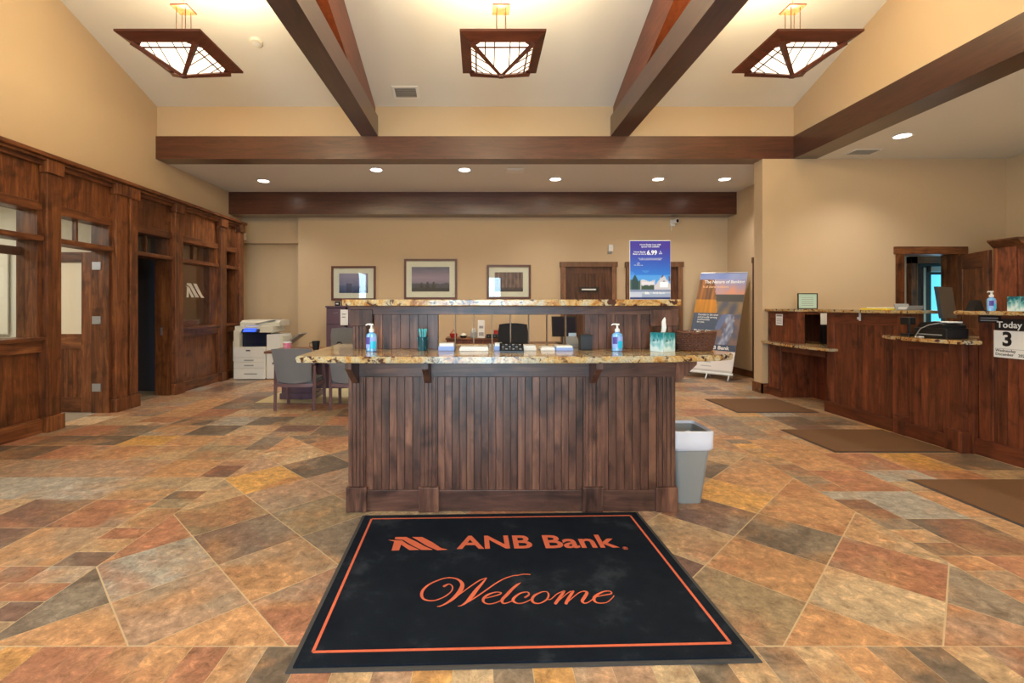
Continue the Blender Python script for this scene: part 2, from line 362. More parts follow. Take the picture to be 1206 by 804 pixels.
# beams and rafters
def trim(name, mb, mat, label):
    return mb.build(name, mat, kind='structure', label=label)
trim('trim_1', MB().box(-5.13, 5.33, 7.5, 7.79, ZC-.0, 4.07), 'beam_x', 'long brown cross beam under the vaulted ceiling')
trim('trim_2', MB().box(4.97, 5.33, -3.0, 7.5, ZC, 4.07), 'beam_y', 'brown side beam running forward above the teller line')
trim('trim_3', MB().box(-5.13, 5.25, 9.68, 10.04, 3.257, ZC), 'beam_x', 'dark brown beam against the back wall')
for i, (x0, x1) in enumerate(((-1.88, -1.61), (2.07, 2.365))):
    t = trim(f'trim_{4+i}', MB().box(x0, x1, -3.0, 7.5, 4.07, 4.38), 'beam_y', ('left' if i == 0 else 'right')+' of the two long ceiling beams')
    ys = [7.53, 2.5, -3.0]
    r = MB(); a = x0+.05; b_ = x1-.05
    r.prism([(7.53, slope(7.53)), (2.5, slope(2.5)), (-3, slope(-3)), (-3, slope(-3)-.62), (2.5, slope(2.5)-.62), (6.25, 4.38), (7.53, 4.38)], a, b_, 'X')
    r.build('rafter', 'rafter', t)
# baseboards
MB().box(-5.13, -3.87, 10.33, 10.35, 0, .12).build('baseboard_recess', 'red_x', kind='structure')
MB().box(-3.87, 5.25, 10.02, 10.04, 0, .13).build('baseboard_back', 'red_x', kind='structure')
MB().box(5.23, 5.25, 9.1, 10.02, 0, .13).build('baseboard_right', 'red_y', kind='structure')
m = MB(); m.box(4.455, 4.475, 7.48, 7.75, 0, .16); m.box(4.455, 4.6, 7.48, 7.5, 0, .16); m.build('baseboard_pillar', 'red_x', kind='structure')
# offices behind the wooden wall
m = MB(); m.box(-8.1, -8, 1.0, 10.5, 0, 2.9); m.box(-8, -5.02, 6.47, 6.53, 0, 2.9); m.box(-8, -5.02, 1.0, 1.1, 0, 2.9)
m.build('wall_office_bright', 'office', kind='structure')
MB().box(-7.9, -5.03, 7.70, 7.72, 0, 2.8).build('wall_office_gloom', plain('painted_gloom_blue', c(66,70,84), .8), kind='structure')  # thin dark blue sheet, the gloom of the unlit office put into its colour
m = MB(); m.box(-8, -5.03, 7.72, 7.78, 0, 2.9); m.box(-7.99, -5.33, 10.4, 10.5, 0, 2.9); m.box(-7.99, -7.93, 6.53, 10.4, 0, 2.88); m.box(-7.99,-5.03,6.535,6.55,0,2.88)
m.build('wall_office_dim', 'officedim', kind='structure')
MB().box(-8.1, -5.02, 1.0, 10.5, 2.8, 2.95).build('ceiling_office', 'ceil', kind='structure')
MB().box(-8, -4.93, 1.2, 10.3, -.004, .003).build('floor_office', 'carpet', kind='structure')
add_light('office_ceiling_lamp', 'AREA', (-6.6, 4.6, 2.75), 60, (1,.93,.8), shape='RECTANGLE', size=1.6, size_y=1.6)
add_light('dim_office_fill', 'AREA', (-7.6, 7.1, 2.0), 5, (.6,.75,1), shape='RECTANGLE', size=.6, size_y=.6)  # fill added inside the windowless office so its chair shows
add_light('far_office_lamp', 'AREA', (-6.5, 9.1, 2.75), 8, (1,.7,.4), shape='RECTANGLE', size=.8, size_y=.8)

# ---------------------------------------------------------------- wooden office wall (structure) with its parts
XF, XB = -4.78, -5.02                      # front and back plane
ww = struct('wall_office_front')
def yo(px): return -XF*FPX/(565-px)
def pil(y0, y1, light=False):
    p = MB().box(XB, XF+.05, y0, y1, .17, 2.84, .006).build('pilaster', 'red', ww)
    MB().box(XF-.02, XF+.075, y0-.02, y1+.02, 0, .17, .005).build('base_block', 'red', p)
    MB().box(XF-.02, XF+.075, y0-.02, y1+.02, 2.84, 2.99, .006).build('capital', 'red', p)
P1=(5.18,5.36); P2=(6.17,6.37); P3=(6.42,6.56); P4=(7.37,7.56); P5=(8.66,8.86); P6=(9.34,9.50); P0=(3.45,3.65)
for p in (P0,P1,P2,P3,P4,P5,P6): pil(*p)
MB().box(XB, XF-.03, 6.37, 6.42, 0, 3.0).build('recess_strip', 'red', ww)
MB().box(XF-.03, XF-.022, 6.388, 6.402, .95, 2.35).build('brass_strip', plain('pale_brass', c(206,160,100), .3, metal=.4), ww)
bays = [(1.2,3.45,'w'), (3.65,5.18,'w'), (5.36,6.17,'d'), (6.56,7.37,'d'), (7.56,8.66,'w'), (8.86,9.34,'w')]
for y0, y1, k in bays:
    pn = MB().box(XB+.02, XF-.035, y0, y1, 2.42, 3.0).build('frieze_panel', 'red', ww)
    MB().box(XF-.035, XF+.0, y0, y1, 2.42, 2.52, .006).build('frieze_rail', 'red_y', ww)
    MB().box(XF-.035, XF+.02, y0, y1, 2.92, 3.0, .006).build('frieze_rail', 'red_y', ww)
    MB().box(XB, XF+.02, y0, y1, 2.09, 2.15, .008).build('transom_bar', 'red_y', ww)
    for yy in (y0, y1-.05): MB().box(XB, XF-.01, yy, yy+.05, 0 if k == 'd' else .9, 2.42).build('jamb', 'red', ww)
    if k == 'w':
        MB().box(XB, XF-.045, y0, y1, 0, .98).build('wainscot_panel', 'red', ww)
        MB().box(XF-.05, XF+.0, y0, y1, .88, 1.0, .006).build('rail', 'red_y', ww)
        MB().box(XB, XF+.04, y0, y1, 1.0, 1.045, .01).build('sill', 'red_y', ww)
        MB().box(XF-.05, XF+.02, y0, y1, 0, .155, .006).build('base_rail', 'red_y', ww)
MB().box(-5.13, XF+.10, 1.2, 9.56, 3.0, 3.05, .012).build('crown', 'red_y', ww)
MB().box(XB, XF+.065, 1.2, 9.54, 2.965, 3.0, .01).build('crown_moulding', 'red_y', ww)
MB().box(-5.13, XB, 9.42, 9.5, 0, 3.0).build('end_panel', 'red', ww)

def decal(par, ox, oy, oz, s, ux, uy):
    m_ = MB()
    for sh in LOGO_SHAPES:
        mw = plane((ox,oy,oz), ux, uy); n = len(sh)
        vs = [mw @ Vector((x*s, y*s, 0)) for x, y in sh]+[mw @ Vector((x*s, y*s, .002)) for x, y in sh]
        m_.add(vs, [tuple(range(n)), tuple(range(2*n-1, n-1, -1))]+[(i,(i+1)%n,n+(i+1)%n,n+i) for i in range(n)])
    return m_
LOGO_SHAPES = [[(0,.8),(.16,.74),(.24,.45),(.39,.04),(.26,.03),(.15,.42),(.14,.03),(.04,.02),(.06,.7)],
    [(.06,1),(.24,1),(.39,.62),(.5,.32),(.62,.04),(.45,.04),(.33,.36),(.19,.78),(.05,.86)],
    [(.33,1),(.49,1),(.64,.56),(.78,.17),(.88,.04),(.72,.02),(.58,.3),(.42,.74)]]
LOGO_SHAPES = [[(x*2.2/.88, y) for x, y in s] for s in LOGO_SHAPES]
for i, (y0, y1) in enumerate(((3.65,5.18), (7.56,8.66), (8.86,9.34), (1.2,3.45))):
    wn = struct(f'window_{i+1}')
    MB().box(-4.935, -4.925, y0+.05, y1-.05, 1.045, 2.09).build('pane', 'glass', wn)
    yc = (y0+y1)/2 if i != 0 else 4.62
    for a, b_ in ((y0+.05, yc-.015), (yc+.015, y1-.05)): MB().box(-4.935, -4.925, a, b_, 2.15, 2.42).build('transom_pane', 'glass', wn)
    MB().box(-4.95, -4.90, yc-.015, yc+.015, 2.15, 2.42).build('mullion', 'red', wn)
    if i == 0:
        MB().box(-4.96, -4.90, 4.60, 4.645, 1.045, 2.09).build('mullion', 'red', wn)
        MB().box(-5.0, -4.96, y0+.05, y1-.05, 1.93, 2.02).build('inner_rail', 'red_y', wn)
        decal(wn, -4.92, 4.36, 1.55, .14, (0,1,0), (0,0,1)).build('logo_decal', 'decal', wn)
    if i == 1: decal(wn, -4.92, 7.92, 1.52, .25, (0,1,0), (0,0,1)).build('logo_decal', 'decal', wn)
# name block on the sill of the second window
t = thing('name_plate', 'small brown wooden block on the sill of the window with the white peak mark', 'name plate', (-4.87, 7.9, 1.045))
MB().box(-.02, .02, -.2, .25, 0, .09, .004).build('block', 'red_y', t); MB().box(.02, .024, -.16, .21, .02, .07).build('face_plate', 'frame', t)

# door 1: open office door with frosted glass
d = struct('door_1'); YD = 6.18
for x0, x1 in ((-5.16,-5.03), (-6.0,-5.88)): MB().box(x0, x1, YD-.045, YD, .01, 2.08, .003).build('stile', 'red', d)
MB().box(-5.88, -5.16, YD-.045, YD, 1.95, 2.08).build('top_rail', 'red_x', d)
MB().box(-5.88, -5.16, YD-.045, YD, .83, 1.02).build('lock_rail', 'red_x', d)
MB().box(-5.88, -5.16, YD-.045, YD, .01, .2).build('bottom_rail', 'red_x', d)
MB().box(-5.88, -5.16, YD-.028, YD-.018, 1.02, 1.95).build('frosted_pane', plain('frosted_door_glass', c(236,228,206), .3), d)
for k in range(12): MB().box(-5.88+k*.06+.002, -5.88+(k+1)*.06-.002, YD-.035, YD-.012, .2, .83).build('board', 'red', d)
for z in (.28, 1.15, 1.85): MB().box(-5.0, -4.89, 6.108, 6.12, z, z+.1).build('hinge', 'steel', d)
for i, (y0, y1) in enumerate(((5.36,6.17), (6.56,7.37))):
    yc = (y0+y1)/2
    tr = struct(f'window_{5+i}')
    for a, b_ in ((y0+.05, yc-.015), (yc+.015, y1-.05)): MB().box(-4.935, -4.925, a, b_, 2.15, 2.42).build('transom_pane', 'glass', tr)
    MB().box(-4.95, -4.90, yc-.015, yc+.015, 2.15, 2.42).build('mullion', 'red', tr)
# door 2: second office door, swung right open against its room wall, plus its casing latch
d = struct('door_2')
MB().box(-5.95, -5.04, 6.57, 6.615, .01, 2.08, .003).build('leaf', 'red', d); MB().box(-4.93,-4.9,7.31,7.318,.93,1.05).build('strike_plate', 'steel', d)

# ---------------------------------------------------------------- back wall doors
def back_door(n, x0, x1, z1):
    d = struct(f'door_{n}'); y = 10.04
    for a, b_ in ((x0, x0+.1), (x1-.1, x1)): MB().box(a, b_, y-.09, y+.06, 0, z1, .004).build('casing', 'casing', d)
    MB().box(x0-.02, x1+.02, y-.095, y+.06, z1-.1, z1+.01, .004).build('head_casing', 'casing', d)
    return d
d = back_door(3, 1.71, 2.88, 2.30)
MB().box(1.81, 1.94, 10.0, 10.02, 0, 2.2).build('stile', 'door', d); MB().box(2.65, 2.78, 10.0, 10.02, 0, 2.2).build('stile', 'door', d)
MB().box(1.94, 2.65, 10.0, 10.02, 2.06, 2.2).build('top_rail', 'door', d)
for k in range(10): MB().box(1.94+k*.071+.003, 1.94+(k+1)*.071-.003, 10.008, 10.025, 0, 2.06).build('board', 'door', d)
s_ = MB().box(2.1, 2.5, 9.99, 10.004, 1.68, 1.78).build('door_sign', 'signblack', d)
MB().box(2.15, 2.45, 9.986, 9.991, 1.715, 1.745).build('print_line', 'signwhite', s_)
d = back_door(4, 3.09, 4.27, 2.30)
MB().box(3.19, 4.17, 10.0, 10.02, 0, 2.2).build('leaf', 'door', d)
MB().box(3.95, 3.98, 9.985, 10.0, 0, 2.2).build('door_edge', 'red', d)
d = struct('door_5')      # casing on the short right wall beside the banner
MB().box(5.21, 5.25, 8.94, 9.06, 0, 2.3, .004).build('casing', 'door', d); MB().box(5.21, 5.25, 7.95, 8.07, 0, 2.3, .004).build('casing', 'door', d)
MB().box(5.205, 5.25, 7.93, 9.08, 2.2, 2.31, .004).build('head_casing', 'door', d); MB().box(5.235, 5.25, 8.07, 8.94, 0, 2.2).build('leaf', 'door', d)

# door 6: open door in the right partition, vestibule with a glass door beyond
d = struct('door_6')
for a, b_ in ((6.58, 6.7), (7.55, 7.67)): MB().box(a, b_, 7.47, 7.76, 0, 2.24, .004).build('casing', 'red', d)
MB().box(6.55, 7.70, 7.465, 7.76, 2.2, 2.32, .004).build('head_casing', 'red_x', d)
lf = struct('door_7'); lf.location = (7.53, 7.44, 0); lf.rotation_euler = (0, 0, R(245))
for a, b_ in ((0,.14), (.73,.87)): MB().box(a, b_, -.02, .025, .01, 2.17, .004).build('stile', 'red', lf)
for a, b_ in ((.01,.22), (1.95,2.17), (.9,1.05)): MB().box(.14, .73, -.02, .025, a, b_, .004).build('rail', 'red_x', lf)
for a, b_ in ((.22,.9), (1.05,1.95)): MB().box(.14, .73, -.008, .012, a, b_).build('panel', 'red', lf)
m = MB(); m.box(6.5, 6.58, 7.765, 8.5, 0, 2.6); m.box(9.2, 9.3, 7.765, 8.5, 0, 2.6); m.box(6.58, 7.5, 8.3, 8.4, 0, 2.6); m.box(8.66, 9.2, 8.3, 8.4, 0, 2.6); m.box(7.5, 8.66, 8.3, 8.4, 2.24, 2.6)
m.build('wall_vestibule', 'office', kind='structure')
MB().box(6.5, 9.3, 7.765, 8.5, 2.605, 2.7).build('ceiling_vestibule', 'ceil', kind='structure')
add_light('vestibule_daylight', 'AREA', (8.1, 8.22, 1.2), 6, DAY, (R(-90),0,0), shape='RECTANGLE', size=.5, size_y=1.4)
d = struct('door_8')
for a, b_ in ((7.47, 7.585), (8.58, 8.68)): MB().box(a, b_, 8.2, 8.298, 0, 2.24, .004).build('casing', 'red', d)
MB().box(7.47, 8.68, 8.2, 8.298, 2.12, 2.24, .004).build('head_casing', 'red_x', d)
for a, b_ in ((7.585, 7.86), (8.42, 8.58)): MB().box(a, b_, 8.25, 8.32, 0, 2.12).build('stile', 'black', d)
MB().box(7.86, 8.42, 8.25, 8.32, 1.93, 2.12).build('top_rail', 'black', d); MB().box(7.86, 8.42, 8.25, 8.32, 0, .25).build('bottom_rail', 'black', d)
MB().box(7.86, 8.42, 8.285, 8.292, .25, 1.93).build('pane', 'glass', d)
MB().box(7.70, 7.74, 8.22, 8.25, .2, 2.05).build('push_bar', 'metal', d); MB().box(7.80, 8.15, 8.19, 8.25, 1.97, 2.07, .01).build('door_closer', 'metal', d)

# front entrance (behind the camera) and side window
d = struct('door_9')
for x in (-1.1, -.06, .98): MB().box(x, x+.07, -3.08, -3.0, 0, 2.8).build('stile', 'black', d)
MB().box(-1.1, 1.05, -3.08, -3.0, 2.72, 2.8).build('top_rail', 'black', d)
MB().box(-1.03, .98, -3.05, -3.04, 0, 2.72).build('pane', 'glass', d)
d = struct('window_8')
for y in (-.85, .02, .88): MB().box(-5.2, -5.12, y, y+.07, .95, 2.75).build('mullion', 'red', d)
MB().box(-5.2, -5.19, -.85, .95, .95, 2.75).build('pane', 'glass', d)

# ---------------------------------------------------------------- floor tiles (parts of the floor)
TC = dict(orange=c(186,144,106), rust=c(164,116,92), gold=c(208,162,96), tan=c(180,154,122), grey=c(134,120,106), blue=c(162,158,150), dark=c(104,92,82), maroon=c(118,92,82),
    green=c(150,132,106), sand=c(190,168,138), pink=c(174,144,122))
WT = ['orange']*5+['rust']*4+['tan']*6+['sand']*2+['grey']*3+['green']*2+['dark']*2+['pink']*2+['blue']+['maroon']+['gold']
def clip(poly, x0, x1, y0, y1):
    for ax, lim, sg in ((0,x0,1), (0,x1,-1), (1,y0,1), (1,y1,-1)):
        out = []
        for i in range(len(poly)):
            p, q = poly[i-1], poly[i]; a, b_ = (p[ax]-lim)*sg, (q[ax]-lim)*sg
            if (a >= 0) != (b_ >= 0):
                t = a/(a-b_); out.append((p[0]+(q[0]-p[0])*t, p[1]+(q[1]-p[1])*t))
            if b_ >= 0: out.append(q)
        poly = out
        if not poly: return []
    return poly
def area(p): return abs(sum(p[i-1][0]*p[i][1]-p[i][0]*p[i-1][1] for i in range(len(p))))/2
def inside(p, x, y):
    r = False
    for i in range(len(p)):
        (x1,y1),(x2,y2) = p[i-1], p[i]
        if (y1 > y) != (y2 > y) and x < (x2-x1)*(y-y1)/(y2-y1)+x1: r = not r
    return r
tiles = []
def addtile(poly):
    if len(poly) >= 3 and area(poly) > .0015: tiles.append(poly)
def rect(x0, x1, y0, y1, lim=None):
    p = [(x0,y0),(x1,y0),(x1,y1),(x0,y1)]
    if lim: p = clip(p, *lim)
    addtile(p)
DX0, DX1, DY0, DY1 = -2.035, 2.53, 1.93, 5.06
for i in range(-16, 17):
    for j in range(-16, 17):
        def q(u, v): return (1.204+(u+v)*.3255, 2.53+(u-v)*.3165)
        addtile(clip([q(i,j), q(i+1,j), q(i+1,j+1), q(i,j+1)], DX0, DX1, DY0, DY1))
LX = [-2.035,-2.28,-2.73,-3.18,-3.63,-4.08,-4.53,-4.98]
for k in range(6):                                           # left field
    y0 = 2.522+.4365*k; y1 = y0+.4365
    for a, b_ in zip(LX[1:], LX):
        if b_-a < .3:
            if k == 2: rect(a, b_, y0, y0+.15); rect(a, b_, y0+.15, y1)
            elif k == 0:
                for q_ in range(3): rect(a, b_, y0+.1455*q_, y0+.1455*(q_+1))
            else: rect(a, b_, y0, y0+.29); rect(a, b_, y0+.29, min(y1, 5.06))
        else: rect(a, b_, y0, min(y1, 5.06))
rect(-2.28,-2.035,2.371,2.522); rect(-2.5,-2.28,2.371,2.522); rect(-2.73,-2.5,2.371,2.522); rect(-2.35,-2.035,2.221,2.371); rect(-2.73,-2.35,2.221,2.371)
rect(-2.2,-2.035,2.078,2.221); rect(-2.6,-2.2,2.078,2.221); rect(-2.3,-2.035,1.93,2.078); rect(-2.7,-2.3,1.93,2.078)
for a, b_ in zip(LX[3:], LX[2:]): rect(a, b_, 2.221, 2.522); rect(a, b_, 1.93, 2.221)
RX = [2.53,2.76,3.21,3.66,4.11,4.62]
for k in range(-1, 6):                                       # right field
    y0 = 2.625+.457*k; y1 = min(y0+.457, 5.06)
    for a, b_ in zip(RX, RX[1:]):
        if b_-a < .3: rect(a, b_, y0, y0+.15); rect(a, b_, y0+.15, y0+.31); rect(a, b_, y0+.31, y1)
        elif k in (0,2) and 3 < a < 3.5: rect(a, b_, y0, y0+.2); rect(a, b_, y0+.2, y1)
        else: rect(a, b_, y0, y1)
for a, b_ in zip(RX, RX[1:]): rect(a, b_, 1.93, 2.168)
TX = [-5.02,-4.53,-4.08,-3.63,-3.18,-2.73,-2.28,-1.83,-1.38,-.93,-.48,-.03,.42,.87,1.32,1.77,2.22,2.67,3.12,3.57,4.02,4.47,4.92,5.25]
y = 5.06; k = 0                                              # back field
while y < 10.35:
    h = .4365 if k else .083+.0
    h = .4365
    for a, b_ in zip(TX, TX[1:]):
        if True:
            if random.random() < .12: rect(a, a+.2, y, y+.15, (-5.02,5.25,5.06,10.35)); rect(a+.2, b_, y, y+.15); rect(a, b_, y+.15, y+h)
            else: rect(a, b_, y, y+h, (-5.02,5.25,5.06,10.35))
    y += h; k += 1
for i in range(-34, 32):                                     # narrow strips in front
    x = 1.418+.152*i
    if -4.6 < x < 4.5: rect(x, x+.152, 1.47, 1.93)
x = -4.5
while x < 4.4:
    rect(x, x+.45, 1.02, 1.47); rect(x, x+.45, .57, 1.02); x += .45
seen = [((180,650),'blue'),((262,612),'green'),((285,648),'maroon'),((325,680),'orange'),((200,715),'pink'),((60,722),'maroon'),((60,752),'orange'),((350,722),'rust'),((240,755),'orange'),
 ((372,610),'green'),((385,640),'grey'),((304,563),'gold'),((367,551),'dark'),((358,533),'sand'),((323,520),'grey'),((348,502),'maroon'),((386,530),'orange'),((331,580),'pink'),
 ((361,597),'green'),((250,589),'tan'),((390,560),'pink'),((218,628),'rust'),
 ((100,518),'tan'),((130,517),'dark'),((20,533),'dark'),((70,533),'rust'),((130,533),'orange'),((60,550),'pink'),((110,550),'pink'),((150,552),'pink'),((210,552),'orange'),
 ((30,575),'blue'),((85,572),'blue'),((150,574),'dark'),((215,582),'dark'),((215,569),'tan'),((40,602),'maroon'),((110,604),'rust'),((15,597),'sand'),((10,635),'maroon'),((50,640),'pink'),((90,626),'sand'),((95,642),'orange'),((90,657),'maroon'),
 ((70,676),'blue'),((30,676),'rust'),((60,696),'rust'),((30,720),'maroon'),((5,745),'dark'),
 ((808,632),'tan'),((848,611),'maroon'),((922,632),'dark'),((893,667),'orange'),((880,717),'green'),((813,664),'maroon'),((951,606),'orange'),((1036,612),'grey'),((1049,660),'rust'),((1031,700),'sand'),
 ((1010,732),'orange'),((1140,680),'grey'),((1150,735),'rust'),((883,561),'orange'),((862,578),'gold'),((820,566),'tan'),((835,547),'dark'),((911,547),'grey'),((942,564),'grey'),((930,592),'orange'),((873,519),'grey'),((842,533),'tan'),
 ((904,538),'gold'),((948,543),'orange'),((1021,540),'rust'),((1083,543),'gold'),((1126,541),'dark'),((997,560),'sand'),((1004,573),'rust'),((1045,586),'blue'),((1012,594),'dark'),((1034,605),'dark'),((1117,598),'orange'),((1112,645),'dark'),((1074,626),'tan'),
 ((1175,663),'rust'),((1180,684),'orange'),((1090,665),'rust'),((859,498),'grey'),((893,490),'gold'),((910,480),'tan'),((850,470),'orange'),((966,491),'dark'),
 ((1000,785),'dark'),((960,785),'tan'),((1045,785),'orange'),((1090,785),'dark'),((1140,785),'dark'),((1180,780),'rust'),((905,795),'orange'),((870,797),'tan'),((830,797),'dark'),((780,797),'sand'),
 ((310,790),'dark'),((265,785),'orange'),((225,790),'rust'),((190,790),'orange'),((150,790),'sand'),((110,790),'rust'),((60,790),'blue'),((20,790),'rust'),((370,797),'rust'),((420,797),'tan'),
 ((160,500),'sand'),((110,494),'sand'),((140,507),'grey'),((205,507),'orange'),((190,497),'pink'),((245,500),'orange'),((280,505),'tan'),((212,475),'blue'),((280,492),'blue'),((255,483),'rust')]
swx = [(1.385*(px-565)/(py-360), 773/(py-360), k) for (px, py), k in seen]
def vis(p):
    cx = sum(q[0] for q in p)/len(p); cy = sum(q[1] for q in p)/len(p)
    if cy < 1.6: return 0
    px = 565+cx*FPX/cy
    if px < -60 or px > 1260: return 0
    return area(p)/cy**3
order = sorted(range(len(tiles)), key=lambda i: -vis(tiles[i]))
rest = MB()
rt = random.Random(3)
restcol = []
for rank, i in enumerate(order):
    p = tiles[i]; col = None
    for x, y, k in swx:
        if inside(p, x, y): col = k
    if col is None: col = rt.choice(WT)
    v = rt.uniform(.9, 1.1); cc = TC[col]; cc = (cc[0]*v, cc[1]*v, cc[2]*v, 1)
    cx = sum(q[0] for q in p)/len(p); cy = sum(q[1] for q in p)/len(p)
    g = []
    for x, y in p:
        dx, dy = x-cx, y-cy; dd = math.hypot(dx, dy); g.append((dx-dx/dd*.005, dy-dy/dd*.005))
    if rank < 300:
        mb = MB(); mb.prism(g, -.006, 0); o = mb.build('tile', 'tile', fl, loc=(cx, cy, rt.uniform(-.0006,.0004))); o.color = cc
    else:
        rest.prism([(a+cx, b_+cy) for a, b_ in g], -.006, 0); restcol += [cc]*(2*len(g))
o = rest.build('tile_field', 'tile_far', fl, kind='stuff')
ca = o.data.color_attributes.new('Col', 'FLOAT_COLOR', 'POINT'); ca.data.foreach_set('color', [q for cc in restcol for q in cc])

# ---------------------------------------------------------------- reception desk
DF = 3.215                                 # board plane of the front
t = thing('reception_desk', 'dark walnut reception desk with beadboard front, fluted posts and a raised slotted back', 'desk', (.2, 3.45, 0))
O = (.2, 3.45, 0)
b = MB(O); b.box(-.87, 1.30, DF, 3.30, 0, 1.035); b.box(-.87, -.83, 3.3, 3.8, 0, 1.035); b.box(1.26, 1.30, 3.3, 3.8, 0, 1.035); b.box(-.83, 1.26, 3.72, 3.76, 0, 1.035)
b.build('carcass', 'desk', t)
posts = [(-.885, -.77), (-.40, -.285), (.70, .815), (1.195, 1.318)]
for i, (a, b_) in enumerate(posts):
    m = MB(O); y0 = DF-.03
    m.box(a, b_, y0+.008, DF+.02, 0, .99)
    n = 4; wv = (b_-a-.012)/n
    for k in range(n): m.box(a+.006+k*wv+.004, a+.006+(k+1)*wv-.004, y0-.002, y0+.01, .17, .91, .003)
    p = m.build('post', 'desk', t)
    MB(O).box(a-.012, b_+.012, y0-.012, DF+.02, 0, .168, .005).build('base_block', 'desk', p)
gaps = [(-.77,-.40,7), (-.285,.70,20), (.815,1.195,7)]
for a, b_, n in gaps:
    wv = (b_-a)/n
    for k in range(n):
        MB(O).box(a+k*wv+.0012, a+(k+1)*wv-.0012, DF-.012, DF+.004, .13, .92, .0025).build('board', 'desk', t)
    MB(O).box(a, b_, DF-.022, DF+.01, 0, .143, .004).build('base_rail', 'desk_h', t)
MB(O).box(-.885, 1.318, DF-.03, DF+.02, .905, 1.035, .004).build('frieze_rail', 'desk_h', t)
for x in (-.83, -.345, .755):              # brackets under the overhang
    MB(O).prism([(DF-.03, 1.033), (DF-.03, .87), (DF-.055, .87), (DF-.23, .985), (DF-.23, 1.033)], x-.02, x+.02, 'X').build('bracket', 'desk', t)
MB(O).prism([(1.318, 1.033), (1.318, .87), (1.335, .87), (1.46, .99), (1.46, 1.033)], DF-.03, DF+.02, 'Y').build('bracket', 'desk', t)
MB(O).prism([(1.3, 1.033), (1.3, .87), (1.32, .87), (1.46, .99), (1.46, 1.033)], 3.6, 3.65, 'Y').build('bracket', 'desk', t)
# raised back on the worktop
YR = 3.40; ZT = 1.0755
for a, b_ in ((-.76, -.33), (.79, 1.22)): MB(O).box(a, b_, YR+.012, YR+.06, ZT, 1.325).build('raised_back', 'desk', t)
for x0, x1, n in ((-.76,-.31,7), (.79,1.22,7)):
    wv = (x1-x0)/n
    for k in range(n): MB(O).box(x0+k*wv+.002, x0+(k+1)*wv-.002, YR, YR+.013, ZT, 1.325, .002).build('board', 'desk', t)
MB(O).box(-.93, 1.42, YR-.012, YR+.07, 1.322, 1.384, .003).build('top_rail', 'desk_h', t)
MB(O).box(-.33, -.30, YR-.01, YR+.07, ZT, 1.322).build('slot_jamb', 'desk', t); MB(O).box(.755, .79, YR-.01, YR+.07, ZT, 1.322).build('slot_jamb', 'desk', t)
for x0, x1, s_ in ((-.93, -.765, -1), (1.22, 1.42, 1)):
    m = MB(O); fx0, fx1 = (x0+.02, x1-.045) if s_ < 0 else (x0+.045, x1-.0)
    m.box(fx0, fx1, YR-.002, YR+.07, ZT, 1.24)
    for k in range(4):
        wv = (fx1-fx0)/4; m.box(fx0+k*wv+.004, fx0+(k+1)*wv-.004, YR-.012, YR, ZT, 1.24, .003)
    p = m.build('raised_post', 'desk', t)
    MB(O).box(x0, x1, YR-.02, YR+.075, 1.24, 1.36, .004).build('capital', 'desk', p)
for k in range(7):
    x = -.176+.1325*k
    MB(O).box(x-.003, x+.003, YR, YR+.055, ZT, 1.322).build('slot_bar', 'bronze', t)
# granite worktop and raised granite shelf
def bevprism(mb, pts, z0, z1, b=.006):
    bm = bmesh.new(); vs = [bm.verts.new((x, y, z0)) for x, y in pts]; f = bm.faces.new(vs)
    r = bmesh.ops.extrude_face_region(bm, geom=[f]); bmesh.ops.translate(bm, vec=(0,0,z1-z0), verts=[g for g in r['geom'] if isinstance(g, bmesh.types.BMVert)])
    bmesh.ops.recalc_face_normals(bm, faces=bm.faces[:])
    bmesh.ops.bevel(bm, geom=[e for e in bm.edges if abs(e.verts[0].co.z-e.verts[1].co.z) < 1e-6], offset=b, segments=2, affect='EDGES')
    bm.verts.index_update(); mb.add([v.co.copy() for v in bm.verts], [[v.index for v in f.verts] for f in bm.faces]); bm.free(); return mb
pts = [(-1.13,2.905), (-.7,2.885), (.1,2.87), (.7,2.885), (1.2,2.93), (1.52,3.0), (1.64,3.07), (1.68,3.16), (1.66,3.28), (1.60,3.42), (1.52,3.87), (-1.16,3.87), (-1.145,3.3)]
tag(bevprism(MB((.2,3.4,1.0352)), pts, 1.0352, 1.075).build('granite_worktop', 'granite'), 'long gold and brown granite worktop with a gently bowed front on the reception desk', 'countertop')
tag(MB((.2,3.42,1.3845)).box(-.945, 1.385, 3.25, 3.58, 1.3845, 1.428, .005).build('granite_shelf', 'granite'), 'raised straight granite shelf along the back of the reception desk', 'shelf')

